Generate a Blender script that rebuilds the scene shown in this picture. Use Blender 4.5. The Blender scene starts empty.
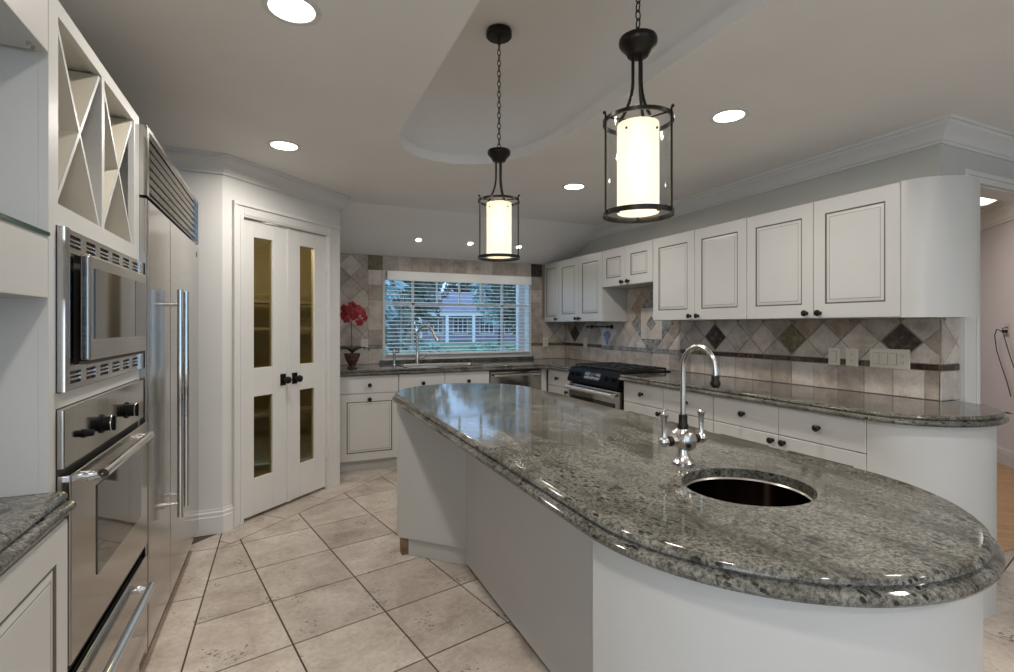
import bpy, math, random
from mathutils import Vector, Matrix
from mathutils.geometry import tessellate_polygon
SC = bpy.context.scene
C = SC.collection
PI = math.pi

# ------------------------------------------------------------------ camera
cam = bpy.data.cameras.new('camera')
cam.sensor_width = 36.0
cam.lens = 36.0 * 505.0 / 1014.0
cam.shift_y = -10.4 / 1014.0
cam.clip_start = 0.03
cam.clip_end = 300
cam_ob = bpy.data.objects.new('camera', cam)
C.objects.link(cam_ob)
cam_ob.location = (0, 0, 1.32)
cam_ob.rotation_euler = (PI / 2, 0, math.radians(-23.986))
SC.camera = cam_ob

# ------------------------------------------------------------------ sky, exposure
world = bpy.data.worlds.new('dusk_sky')
SC.world = world
world.use_nodes = True
wn = world.node_tree.nodes
wn['Background'].inputs['Color'].default_value = (0.44, 0.68, 1.0, 1)
wn['Background'].inputs['Strength'].default_value = 1.6
SC.view_settings.view_transform = 'Standard'
SC.view_settings.look = 'None'
SC.view_settings.gamma = 1.0
SC.view_settings.use_curve_mapping = False
SC.view_settings.exposure = 0.45
SC.cycles.max_bounces = 10
SC.cycles.diffuse_bounces = 6
SC.cycles.glossy_bounces = 5
SC.cycles.transmission_bounces = 8
SC.cycles.transparent_max_bounces = 16
SC.cycles.sample_clamp_indirect = 6.0
SC.cycles.use_denoising = True
LAMP = (1.0, 0.94, 0.87)
DOWNLIGHT_W, SPOT_W, PENDANT_W, HALL_W, PANTRY_W = 7.9, 0.8, 0.025, 14.0, 5.0


def area_lamp(name, loc, rot, size, watts, color=LAMP, size_y=None, shape='DISK', spread=PI):
    l = bpy.data.lights.new(name, 'AREA')
    l.shape = shape
    l.size = size
    if size_y:
        l.size_y = size_y
    l.energy = watts
    l.color = color
    l.spread = spread
    o = bpy.data.objects.new(name, l)
    C.objects.link(o)
    o.location = loc
    o.rotation_euler = rot
    return o


def point_lamp(name, loc, radius, watts, color=LAMP, parent=None):
    l = bpy.data.lights.new(name, 'POINT')
    l.shadow_soft_size = radius
    l.energy = watts
    l.color = color
    o = bpy.data.objects.new(name, l)
    C.objects.link(o)
    o.location = loc
    o.parent = parent
    return o


# unseen rear window daylight, added to light the room from behind the camera
area_lamp('added_rear_daylight', (1.9, -5.98, 1.4), (-PI / 2, 0, 0), 4.1, 165.0, (1.0, 0.985, 0.965), 2.0, 'RECTANGLE')

area_lamp('added_side_daylight', (-1.06, -1.2, 1.5), (0, -PI / 2, 0), 1.4, 14.0, (1.0, 0.985, 0.96), 1.7, 'RECTANGLE')  # added daylight from an unseen side opening, brightens the island side

# ------------------------------------------------------------------ materials


def mat(name, color, rough=0.5, metal=0.0, **kw):
    m = bpy.data.materials.new(name)
    m.use_nodes = True
    b = m.node_tree.nodes['Principled BSDF']
    b.inputs['Base Color'].default_value = (*color, 1)
    b.inputs['Roughness'].default_value = rough
    b.inputs['Metallic'].default_value = metal
    for k, v in kw.items():
        b.inputs[k.replace('_', ' ')].default_value = v
    return m


def nodes(m):
    nt = m.node_tree
    return nt, nt.nodes['Principled BSDF'], lambda t: nt.nodes.new(t), lambda a, b: nt.links.new(a, b)


def coords(nt, N, L, scale=(1, 1, 1), rot=(0, 0, 0)):
    tc = N('ShaderNodeTexCoord')
    mp = N('ShaderNodeMapping')
    mp.inputs['Scale'].default_value = scale
    mp.inputs['Rotation'].default_value = rot
    L(tc.outputs['Object'], mp.inputs['Vector'])
    return mp.outputs['Vector']


def ramp(N, stops):
    r = N('ShaderNodeValToRGB')
    e = r.color_ramp.elements
    while len(e) < len(stops):
        e.new(0.5)
    for i, (p, c) in enumerate(stops):
        e[i].position = p
        e[i].color = (*c, 1)
    return r


def noise(N, L, vec, scale, detail=4, rough=0.6, dist=0.0):
    n = N('ShaderNodeTexNoise')
    n.inputs['Scale'].default_value = scale
    n.inputs['Detail'].default_value = detail
    n.inputs['Roughness'].default_value = rough
    n.inputs['Distortion'].default_value = dist
    if vec is not None:
        L(vec, n.inputs['Vector'])
    return n


def mixc(N, L, fac, a, b, mode='MIX'):
    x = N('ShaderNodeMix')
    x.data_type = 'RGBA'
    x.blend_type = mode
    for sock, v in ((x.inputs[0], fac), (x.inputs[6], a), (x.inputs[7], b)):
        if isinstance(v, (int, float)):
            sock.default_value = v
        elif isinstance(v, tuple):
            sock.default_value = (*v, 1)
        else:
            L(v, sock)
    return x.outputs[2]


def stone_tile(name, c1, c2, c3, scale, vary=0.12, rough=0.45, pits=0.0, bump=0.08):
    """tumbled stone: cloudy base, fine grain, each tile its own tone"""
    m = mat(name, c1, rough)
    nt, b, N, L = nodes(m)
    v = coords(nt, N, L)
    n1 = noise(N, L, v, scale, 5, 0.62, 0.4)
    r1 = ramp(N, [(0.32, c2), (0.5, c1), (0.68, c3)])
    L(n1.outputs['Fac'], r1.inputs[0])
    n2 = noise(N, L, v, scale * 9, 3, 0.7)
    r2 = ramp(N, [(0.35, (0.72, 0.70, 0.68)), (0.6, (1.0, 1.0, 1.0))])
    L(n2.outputs['Fac'], r2.inputs[0])
    col = mixc(N, L, 0.55, r1.outputs[0], r2.outputs[0], 'MULTIPLY')
    g = N('ShaderNodeNewGeometry')
    rv = ramp(N, [(0.0, (1 - vary * 1.6, 1 - vary * 1.8, 1 - vary * 2.0)), (0.5, (1, 1, 1)), (1.0, (1 + vary, 1 + vary * .9, 1 + vary * .8))])
    L(g.outputs['Random Per Island'], rv.inputs[0])
    col = mixc(N, L, 1.0, col, rv.outputs[0], 'MULTIPLY')
    if pits:
        n3 = noise(N, L, v, scale * 14, 2, 0.5)
        n4 = noise(N, L, v, scale * 1.3, 2, 0.5)
        mm = N('ShaderNodeMath')
        mm.operation = 'MULTIPLY'
        L(n3.outputs['Fac'], mm.inputs[0])
        L(n4.outputs['Fac'], mm.inputs[1])
        r3 = ramp(N, [(0.375, (0, 0, 0)), (0.41, (1, 1, 1))])
        L(mm.outputs[0], r3.inputs[0])
        fm = N('ShaderNodeMath')
        fm.operation = 'MULTIPLY'
        fm.inputs[1].default_value = pits
        L(r3.outputs[0], fm.inputs[0])
        col = mixc(N, L, fm.outputs[0], col, tuple(x * 0.32 for x in c2))
    L(col, b.inputs['Base Color'])
    if bump:
        bp = N('ShaderNodeBump')
        bp.inputs['Strength'].default_value = bump
        bp.inputs['Distance'].default_value = 0.01
        L(n2.outputs['Fac'], bp.inputs['Height'])
        L(bp.outputs[0], b.inputs['Normal'])
    return m


def granite_material():
    m = mat('granite', (0.2, 0.21, 0.18), 0.07)
    nt, b, N, L = nodes(m)
    v = coords(nt, N, L)
    vs = coords(nt, N, L, (1.0, 0.5, 1.0), (0, 0, 0.5))
    big = noise(N, L, vs, 6.5, 6, 0.68, 0.8)
    r1 = ramp(N, [(0.30, (0.055, 0.051, 0.042)), (0.45, (0.102, 0.097, 0.084)), (0.60, (0.172, 0.166, 0.149)), (0.74, (0.112, 0.099, 0.079))])
    L(big.outputs['Fac'], r1.inputs[0])
    grain = noise(N, L, v, 140, 3, 0.7)
    r2 = ramp(N, [(0.36, (0.28, 0.27, 0.24)), (0.50, (0.95, 0.95, 0.92)), (0.66, (1.65, 1.65, 1.6))])
    L(grain.outputs['Fac'], r2.inputs[0])
    col = mixc(N, L, 0.8, r1.outputs[0], r2.outputs[0], 'MULTIPLY')
    mid = noise(N, L, v, 62, 4, 0.75, 0.2)
    r4 = ramp(N, [(0.36, (0.26, 0.235, 0.18)), (0.48, (1, 1, 1))])
    L(mid.outputs['Fac'], r4.inputs[0])
    col = mixc(N, L, 0.75, col, r4.outputs[0], 'MULTIPLY')
    # scattered near-black flecks in two sizes
    for sc_, cut, dens in ((60, 0.23, 0.46), (24, 0.18, 0.52)):
        vor = N('ShaderNodeTexVoronoi')
        vor.inputs['Scale'].default_value = sc_
        L(vs, vor.inputs['Vector'])
        wob = noise(N, L, v, sc_ * 0.2, 2, 0.6)
        rs = ramp(N, [(cut, (1, 1, 1)), (cut + 0.07, (0, 0, 0))])
        wv0 = noise(N, L, v, sc_ * 2.2, 2, 0.6)
        ad = N('ShaderNodeMath')
        ad.operation = 'MULTIPLY_ADD'
        ad.inputs[1].default_value = 0.35
        L(wv0.outputs['Fac'], ad.inputs[0])
        sb_ = N('ShaderNodeMath')
        sb_.operation = 'SUBTRACT'
        L(vor.outputs['Distance'], sb_.inputs[0])
        sb_.inputs[1].default_value = 0.175
        L(sb_.outputs[0], ad.inputs[2])
        L(ad.outputs[0], rs.inputs[0])
        rw = ramp(N, [(dens, (0, 0, 0)), (dens + 0.07, (1, 1, 1))])
        L(wob.outputs['Fac'], rw.inputs[0])
        mm = N('ShaderNodeMath')
        mm.operation = 'MULTIPLY'
        L(rs.outputs[0], mm.inputs[0])
        L(rw.outputs[0], mm.inputs[1])
        col = mixc(N, L, mm.outputs[0], col, (0.022, 0.021, 0.018))
    wv = noise(N, L, vs, 1.3, 4, 0.5, 1.4)
    rvn = ramp(N, [(0.491, (0, 0, 0)), (0.5, (0.55, 0.55, 0.55)), (0.509, (0, 0, 0))])
    L(wv.outputs['Fac'], rvn.inputs[0])
    col = mixc(N, L, rvn.outputs[0], col, (0.055, 0.053, 0.045))
    L(col, b.inputs['Base Color'])
    b.inputs['Specular IOR Level'].default_value = 0.3
    return m


def steel_material(name, color, rough, stretch):
    m = mat(name, color, rough, 1.0)
    nt, b, N, L = nodes(m)
    v = coords(nt, N, L, stretch)
    n = noise(N, L, v, 1.0, 2, 0.5)
    r = ramp(N, [(0.3, (rough * 0.8,) * 3), (0.7, (rough * 1.25,) * 3)])
    L(n.outputs['Fac'], r.inputs[0])
    L(r.outputs[0], b.inputs['Roughness'])
    return m


def glass_material(name, tint, gloss=0.08):
    m = bpy.data.materials.new(name)
    m.use_nodes = True
    nt = m.node_tree
    nt.nodes.clear()
    N = lambda t: nt.nodes.new(t)
    L = lambda a, b: nt.links.new(a, b)
    out = N('ShaderNodeOutputMaterial')
    tr = N('ShaderNodeBsdfTransparent')
    tr.inputs['Color'].default_value = (*tint, 1)
    gl = N('ShaderNodeBsdfGlossy')
    gl.inputs['Roughness'].default_value = 0.02
    lw = N('ShaderNodeLayerWeight')
    lw.inputs['Blend'].default_value = 0.5
    pw = N('ShaderNodeMath')
    pw.operation = 'POWER'
    pw.inputs[1].default_value = 3.0
    L(lw.outputs['Facing'], pw.inputs[0])
    ml = N('ShaderNodeMath')
    ml.operation = 'MULTIPLY_ADD'
    ml.inputs[1].default_value = 0.45
    ml.inputs[2].default_value = gloss * 0.5
    L(pw.outputs[0], ml.inputs[0])
    mx = N('ShaderNodeMixShader')
    L(ml.outputs[0], mx.inputs[0])
    L(tr.outputs[0], mx.inputs[1])
    L(gl.outputs[0], mx.inputs[2])
    L(mx.outputs[0], out.inputs['Surface'])
    return m


def emit_mat(name, color, strength):
    m = mat(name, (0.9, 0.9, 0.9), 0.4)
    b = m.node_tree.nodes['Principled BSDF']
    b.inputs['Emission Color'].default_value = (*color, 1)
    b.inputs['Emission Strength'].default_value = strength
    return m


def paint(name, color, rough, var=0.04, scale=3.0):
    m = mat(name, color, rough)
    nt, b, N, L = nodes(m)
    v = coords(nt, N, L)
    n = noise(N, L, v, scale, 3, 0.5)
    r = ramp(N, [(0.3, tuple(c * (1 - var) for c in color)), (0.7, tuple(min(1, c * (1 + var)) for c in color))])
    L(n.outputs['Fac'], r.inputs[0])
    L(r.outputs[0], b.inputs['Base Color'])
    return m


def wood_floor_material():
    m = mat('oak_boards', (0.5, 0.3, 0.15), 0.35)
    nt, b, N, L = nodes(m)
    v = coords(nt, N, L, (1, 1, 1), (0, 0, 0.8))
    br = N('ShaderNodeTexBrick')
    br.inputs['Scale'].default_value = 1.0
    br.inputs['Brick Width'].default_value = 0.9
    br.inputs['Row Height'].default_value = 0.08
    br.inputs['Mortar Size'].default_value = 0.002
    br.inputs['Color1'].default_value = (0.56, 0.34, 0.17, 1)
    br.inputs['Color2'].default_value = (0.46, 0.27, 0.13, 1)
    br.inputs['Mortar'].default_value = (0.18, 0.1, 0.05, 1)
    L(v, br.inputs['Vector'])
    L(br.outputs['Color'], b.inputs['Base Color'])
    return m


M = {}
M['cab'] = paint('cabinet_paint', (0.515, 0.51, 0.49), 0.38, 0.02)
M['glaze'] = mat('brown_glaze', (0.10, 0.085, 0.07), 0.5)
M['glaze2'] = mat('grey_glaze', (0.17, 0.155, 0.135), 0.5)
M['wall'] = paint('wall_paint', (0.53, 0.53, 0.485), 0.7, 0.02)
M['trimp'] = paint('trim_paint', (0.66, 0.65, 0.625), 0.4, 0.02)
M['ceil'] = paint('ceiling_paint', (0.80, 0.785, 0.76), 0.75, 0.02)
M['hallwall'] = paint('hall_paint', (0.70, 0.645, 0.645), 0.7, 0.02)
M['granite'] = granite_material()
M['floor'] = stone_tile('travertine', (0.52, 0.455, 0.395), (0.40, 0.335, 0.28), (0.62, 0.56, 0.495), 4.5, 0.10, 0.42, 0.8, 0.12)
M['grout'] = mat('brown_grout', (0.085, 0.062, 0.045), 0.9)
M['tile'] = stone_tile('tumbled_tile', (0.46, 0.40, 0.345), (0.33, 0.275, 0.225), (0.56, 0.50, 0.44), 9, 0.14, 0.5, 0.0, 0.15)
M['tilel'] = stone_tile('pale_tile', (0.56, 0.50, 0.44), (0.44, 0.38, 0.33), (0.64, 0.59, 0.53), 9, 0.08, 0.5, 0.0, 0.15)
M['rust'] = stone_tile('rust_tile', (0.36, 0.285, 0.215), (0.24, 0.17, 0.12), (0.46, 0.39, 0.32), 12, 0.2, 0.5, 0.0, 0.15)
M['wallgrout'] = mat('tile_grout', (0.25, 0.21, 0.17), 0.9)
M['dark'] = stone_tile('dark_marble', (0.045, 0.032, 0.024), (0.015, 0.012, 0.01), (0.13, 0.09, 0.06), 28, 0.2, 0.2, 0.0, 0.0)
M['olive'] = stone_tile('olive_marble', (0.14, 0.115, 0.055), (0.06, 0.05, 0.022), (0.24, 0.20, 0.11), 28, 0.2, 0.2, 0.0, 0.0)
M['mosaic'] = stone_tile('grey_mosaic', (0.24, 0.24, 0.22), (0.12, 0.12, 0.11), (0.36, 0.36, 0.34), 60, 0.3, 0.3, 0.0, 0.1)
M['blue'] = stone_tile('blue_tile', (0.11, 0.16, 0.30), (0.05, 0.08, 0.17), (0.30, 0.35, 0.44), 40, 0.2, 0.25, 0.0, 0.0)
M['steel'] = steel_material('brushed_steel', (0.46, 0.44, 0.415), 0.16, (3, 3, 220))
M['steelh'] = steel_material('brushed_steel_wide', (0.43, 0.41, 0.38), 0.12, (220, 220, 3))
M['chrome'] = mat('chrome', (0.75, 0.74, 0.72), 0.08, 1.0)
M['nickel'] = mat('satin_nickel', (0.62, 0.60, 0.57), 0.22, 1.0)
M['satin'] = mat('satin_steel', (0.60, 0.57, 0.52), 0.5, 1.0)
M['rack'] = paint('warm_lit_paint', (0.60, 0.555, 0.455), 0.5, 0.03)  # rack interior: warm light put into the paint colour
M['black'] = mat('black_enamel', (0.006, 0.006, 0.006), 0.42, Specular_IOR_Level=0.08)
M['panelgrey'] = mat('panel_grey', (0.22, 0.22, 0.21), 0.5)
M['iron'] = mat('cast_iron', (0.018, 0.018, 0.018), 0.5)
M['bronze'] = mat('dark_bronze', (0.020, 0.016, 0.013), 0.32, 0.6)
M['blackglass'] = mat('black_glass', (0.01, 0.01, 0.01), 0.04)
M['ovenglass'] = mat('oven_glass', (0.10, 0.095, 0.085), 0.04, 0.6)
M['glass'] = glass_material('clear_glass', (0.97, 0.985, 0.985))
M['pane'] = glass_material('window_glass', (0.93, 0.97, 1.0), 0.05)
M['amber'] = glass_material('tinted_glass', (0.72, 0.66, 0.46), 0.05)
M['shelfglass'] = mat('shelf_glass', (0.62, 0.72, 0.70), 0.05, 0.0, Transmission_Weight=0.75, IOR=1.3)
M['glassedge'] = mat('green_glass_edge', (0.015, 0.05, 0.04), 0.15)
M['opal'] = emit_mat('opal_glass', (1.0, 0.88, 0.68), 0.27)
M['opal'].node_tree.nodes['Principled BSDF'].inputs['Transmission Weight'].default_value = 0.6
M['opal'].node_tree.nodes['Principled BSDF'].inputs['Roughness'].default_value = 0.9
M['hall_diffuser'] = emit_mat('lamp_diffuser', (1.0, 0.95, 0.88), 2.5)
M['opal'].node_tree.nodes['Principled BSDF'].inputs['Base Color'].default_value = (0.86, 0.82, 0.72, 1)
M['lens'] = emit_mat('lamp_lens', (1.0, 0.95, 0.86), 7.0)
M['bulb'] = emit_mat('bulb', (1.0, 0.85, 0.6), 1.6)
M['plastic'] = mat('almond_plastic', (0.62, 0.58, 0.48), 0.35)
M['platecut'] = mat('plate_seam', (0.20, 0.18, 0.14), 0.6)
M['slot'] = mat('dark_slot', (0.05, 0.045, 0.04), 0.6)
M['blind'] = mat('blind_white', (0.82, 0.81, 0.78), 0.45)
M['cord'] = mat('black_cord', (0.012, 0.012, 0.012), 0.5)
M['woodraw'] = paint('raw_wood', (0.22, 0.14, 0.08), 0.7, 0.3, 20)
M['pantry'] = paint('pantry_paint', (0.56, 0.50, 0.37), 0.7, 0.05)
M['petal'] = paint('red_petal', (0.24, 0.006, 0.012), 0.5, 0.3, 30)
M['leaf'] = paint('dark_leaf', (0.022, 0.035, 0.018), 0.35, 0.3, 20)
M['stem'] = mat('plant_stem', (0.05, 0.055, 0.02), 0.5)
M['pot'] = paint('glazed_pot', (0.085, 0.035, 0.03), 0.25, 0.7, 45)
M['lawn'] = paint('lawn_grass', (0.10, 0.20, 0.11), 0.9, 0.3, 2)
M['tree'] = paint('tree_leaves', (0.10, 0.15, 0.12), 0.6, 0.5, 1.5)
M['treep'] = paint('pale_leaves', (0.34, 0.50, 0.52), 0.6, 0.4, 1.5)
M['shrub'] = paint('shrub_leaves', (0.20, 0.38, 0.30), 0.6, 0.5, 2)
M['bark'] = paint('bark', (0.06, 0.05, 0.045), 0.9, 0.4, 5)
M['house'] = paint('house_siding', (0.40, 0.36, 0.46), 0.8, 0.05, 1)
M['houseroof'] = paint('house_roof', (0.20, 0.20, 0.27), 0.9, 0.1, 1)
M['housewhite'] = mat('house_white', (0.9, 0.9, 0.92), 0.6)
M['houseglass'] = mat('house_window_glass', (0.08, 0.10, 0.16), 0.1)
M['copper'] = mat('dark_copper', (0.11, 0.07, 0.052), 0.16, 1.0)
M['oak'] = wood_floor_material()

# ------------------------------------------------------------------ mesh helper


class MB:
    def __init__(s, mtx=None):
        s.v, s.f, s.m, s.mtx = [], [], [], mtx

    def add(s, vs, fs, m=0):
        k = len(s.v)
        s.v += [tuple(s.mtx @ Vector(p)) if s.mtx else tuple(p) for p in vs]
        s.f += [tuple(i + k for i in f) for f in fs]
        s.m += [m] * len(fs)
        return s

    def box(s, x0, x1, y0, y1, z0, z1, m=0):
        return s.add([(x0, y0, z0), (x1, y0, z0), (x1, y1, z0), (x0, y1, z0), (x0, y0, z1), (x1, y0, z1), (x1, y1, z1), (x0, y1, z1)],
                     [(0, 3, 2, 1), (4, 5, 6, 7), (0, 1, 5, 4), (1, 2, 6, 5), (2, 3, 7, 6), (3, 0, 4, 7)], m)

    def rings(s, loops, m=0, cap0=True, cap1=True, mats=None, closed=True):
        n = len(loops[0])
        base = []
        for lp in loops:
            base += list(lp)
        for i in range(len(loops) - 1):
            fs = []
            for j in range(n if closed else n - 1):
                a, b = i * n + j, i * n + (j + 1) % n
                fs.append((a, b, b + n, a + n))
            k = len(s.v) if i == 0 else k0
            if i == 0:
                k0 = len(s.v)
                s.add(base, [], 0)
            s.f += [tuple(q + k0 for q in f) for f in fs]
            s.m += [mats[i] if mats else m] * len(fs)
        if cap0:
            s.f.append(tuple(k0 + j for j in reversed(range(n))))
            s.m.append(mats[0] if mats else m)
        if cap1:
            s.f.append(tuple(k0 + (len(loops) - 1) * n + j for j in range(n)))
            s.m.append(mats[-1] if mats else m)
        return s

    def prism(s, poly, z0, z1, m=0):
        return s.rings([[(x, y, z0) for x, y in poly], [(x, y, z1) for x, y in poly]], m)

    def lathe(s, prof, c=(0, 0, 0), seg=24, m=0, cap0=False, cap1=False, axis='z', mats=None):
        loops = []
        for r, z in prof:
            lp = []
            for j in range(seg):
                a = 2 * PI * j / seg
                p = (r * math.cos(a), r * math.sin(a), z)
                if axis == 'y':      # profile runs along -y
                    p = (r * math.cos(a), -z, r * math.sin(a))
                elif axis == 'x':
                    p = (z, r * math.cos(a), r * math.sin(a))
                lp.append((p[0] + c[0], p[1] + c[1], p[2] + c[2]))
            loops.append(lp)
        return s.rings(loops, m, cap0, cap1, mats)

    def tube(s, pts, r, seg=10, m=0, cap=True, closed=False):
        pts = [Vector(p) for p in pts]
        n = len(pts)
        rs = r if isinstance(r, (list, tuple)) else [r] * n
        loops, nrm = [], None
        for i in range(n):
            if closed:
                t = pts[(i + 1) % n] - pts[i - 1]
            else:
                t = pts[min(i + 1, n - 1)] - pts[max(i - 1, 0)]
            t.normalize()
            if nrm is None:
                nrm = t.orthogonal().normalized()
            nrm = (nrm - t * nrm.dot(t)).normalized()
            bi = t.cross(nrm)
            loops.append([tuple(pts[i] + rs[i] * (nrm * math.cos(2 * PI * j / seg) + bi * math.sin(2 * PI * j / seg))) for j in range(seg)])
        if closed:
            loops.append(loops[0])
        return s.rings(loops, m, cap and not closed, cap and not closed)

    def ball(s, c, r, seg=16, rows=8, m=0, sz=1.0):
        prof = [(max(1e-4, r * math.sin(PI * i / rows)), -r * sz * math.cos(PI * i / rows)) for i in range(rows + 1)]
        return s.lathe(prof, c, seg, m)

    def build(s, name, mats, parent=None, bevel=0.0, smooth=38, loc=None, seg=2):
        me = bpy.data.meshes.new(name)
        me.from_pydata(s.v, [], s.f)
        if not isinstance(mats, (list, tuple)):
            mats = [mats]
        for q in mats:
            me.materials.append(q)
        for p, k in zip(me.polygons, s.m):
            p.material_index = k
        me.validate()
        if smooth:
            me.polygons.foreach_set('use_smooth', [True] * len(me.polygons))
            me.set_sharp_from_angle(angle=math.radians(smooth))
        me.update()
        o = bpy.data.objects.new(name, me)
        C.objects.link(o)
        o.parent = parent
        if loc:
            o.location = loc
        if bevel:
            bv = o.modifiers.new('edge', 'BEVEL')
            bv.width = bevel
            bv.segments = seg
            bv.limit_method = 'ANGLE'
            bv.angle_limit = math.radians(40)
            bv.harden_normals = True
        return o


def thing(name, label, cat, loc=(0, 0, 0), rz=0.0, group=None):
    o = bpy.data.objects.new(name, None)
    o.empty_display_size = 0.1
    C.objects.link(o)
    o.location = loc
    o.rotation_euler = (0, 0, math.radians(rz))
    o['label'] = label
    o['category'] = cat
    if group:
        o['group'] = group
    return o


def tag(o, label, cat, group=None, kind=None):
    o['label'] = label
    o['category'] = cat
    if group:
        o['group'] = group
    if kind:
        o['kind'] = kind
    return o


def struct(mb, name, mats, parent=None, bevel=0.0, smooth=38):
    o = mb.build(name, mats, parent, bevel, smooth)
    if parent is None:
        o['kind'] = 'structure'
    return o


def copy_thing(root, loc, label=None, rot=None):
    r = root.copy()
    C.objects.link(r)
    r.location = loc
    if rot:
        r.rotation_euler = rot
    if label:
        r['label'] = label
    for ch in list(root.children):
        c = ch.copy()
        C.objects.link(c)
        c.parent = r
        for g in list(ch.children):
            d = g.copy()
            C.objects.link(d)
            d.parent = c
    return r


def arc(cx, cy, a, b, t0, t1, n):
    return [(cx + a * math.cos(math.radians(t0 + (t1 - t0) * i / n)), cy + b * math.sin(math.radians(t0 + (t1 - t0) * i / n))) for i in range(n + 1)]


def offset_loop(poly, d, mask=None):
    """move each corner of a counter-clockwise outline outward by d (mitred)"""
    n, out = len(poly), []
    for i in range(n):
        p0, p1, p2 = Vector(poly[i - 1]), Vector(poly[i]), Vector(poly[(i + 1) % n])
        e1, e2 = (p1 - p0).normalized(), (p2 - p1).normalized()
        n1, n2 = Vector((e1.y, -e1.x)), Vector((e2.y, -e2.x))
        w1 = w2 = 1.0
        if mask:
            w1, w2 = mask[i - 1], mask[i]
        # solve q.n1 = d*w1, q.n2 = d*w2
        det = n1.x * n2.y - n1.y * n2.x
        if abs(det) < 1e-3:
            q = n1 * (d * max(w1, w2))
        else:
            a, b = d * w1, d * w2
            q = Vector(((a * n2.y - b * n1.y) / det, (n1.x * b - n2.x * a) / det))
        out.append((p1.x + q.x, p1.y + q.y))
    return out


def tess(mb, outer, holes, z, m=0, up=True):
    pl = [[Vector((x, y, 0)) for x, y in outer]] + [[Vector((x, y, 0)) for x, y in h] for h in holes]
    flat = [v for q in pl for v in q]
    fs = []
    for t in tessellate_polygon(pl):
        a, b, c = (flat[i] for i in t)
        cr = (b - a).cross(c - a).z
        if abs(cr) < 1e-12:
            continue
        fs.append(tuple(t) if (cr > 0) == up else tuple(reversed(t)))
    mb.add([(v.x, v.y, z) for v in flat], fs, m)


NOSE = [(-0.016, 0.0), (-0.009, -0.0015), (-0.003, -0.006), (-0.001, -0.013), (-0.004, -0.018), (-0.007, -0.020),
        (-0.004, -0.0225), (0.007, -0.0245), (0.013, -0.030), (0.014, -0.036), (0.010, -0.043), (0.002, -0.047), (-0.02, -0.048)]


def worktop(name, outline, ztop, holes=(), mask=None, parent=None):
    mb = MB()
    lps = [[(x, y, ztop + dz) for x, y in offset_loop(outline, d, mask)] for d, dz in NOSE]
    mb.rings(list(reversed(lps)), 0, False, False)
    top = [(p[0], p[1]) for p in lps[0]]
    bot = [(p[0], p[1]) for p in lps[-1]]
    tess(mb, top, holes, ztop, 0, True)
    tess(mb, bot, holes, ztop - 0.048, 0, False)
    for h in holes:
        mb.rings([[(x, y, ztop) for x, y in h], [(x, y, ztop - 0.048) for x, y in h]], 0, False, False)
    return mb.build(name, M['granite'], parent)


def sweep(mb, path, prof, m=0):
    """profile [(out, z)] along a plan path; out is to the right of travel; mitred corners"""
    n, loops = len(path), []
    for i in range(n):
        p = Vector(path[i])
        ns = []
        if i > 0:
            e = (p - Vector(path[i - 1])).normalized()
            ns.append(Vector((e.y, -e.x)))
        if i < n - 1:
            e = (Vector(path[i + 1]) - p).normalized()
            ns.append(Vector((e.y, -e.x)))
        q = ns[0] if len(ns) == 1 else (ns[0] + ns[1]) / (1 + ns[0].dot(ns[1]))
        loops.append([(p.x + q.x * o, p.y + q.y * o, z) for o, z in prof])
    mb.rings(loops, m, True, True)


CROWN = [(0.0, 2.402), (0.0, 2.285), (0.012, 2.285), (0.014, 2.298), (0.022, 2.302), (0.028, 2.318), (0.042, 2.345), (0.062, 2.362), (0.070, 2.368),
         (0.072, 2.384), (0.084, 2.386), (0.086, 2.402)]
BASE = [(0.0, 0.0), (0.0, 0.155), (0.006, 0.155), (0.008, 0.140), (0.014, 0.134), (0.014, 0.112), (0.018, 0.108), (0.018, 0.0)]

# ------------------------------------------------------------------ the room
XR, YB = 3.19, 5.39                       # right wall, window wall
CEIL = 2.40
ANG = math.degrees(math.atan2(0.682, 0.731))
C1 = Vector((-0.35, 3.69))
PD = Vector((0.731, 0.682)).normalized()
C2 = C1 + PD * 1.08
MP = Matrix.Translation((C1.x, C1.y, 0)) @ Matrix.Rotation(math.radians(ANG), 4, 'Z')


def clip_half(poly, nx, ny, d):
    """keep the part of a convex polygon with x*nx+y*ny <= d"""
    out = []
    for i in range(len(poly)):
        a, b = poly[i - 1], poly[i]
        da, db = a[0] * nx + a[1] * ny - d, b[0] * nx + b[1] * ny - d
        if (da <= 0) != (db <= 0):
            t = da / (da - db)
            out.append((a[0] + (b[0] - a[0]) * t, a[1] + (b[1] - a[1]) * t))
        if db <= 0:
            out.append(b)
    return out


def area2(p):
    return abs(sum(p[i - 1][0] * p[i][1] - p[i][0] * p[i - 1][1] for i in range(len(p))))


def square(cx, cy, side, ang, gap):
    h = side / 2 - gap / 2
    c, s_ = math.cos(ang), math.sin(ang)
    return [(cx + x * c - y * s_, cy + x * s_ + y * c) for x, y in ((-h, -h), (h, -h), (h, h), (-h, h))]


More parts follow.
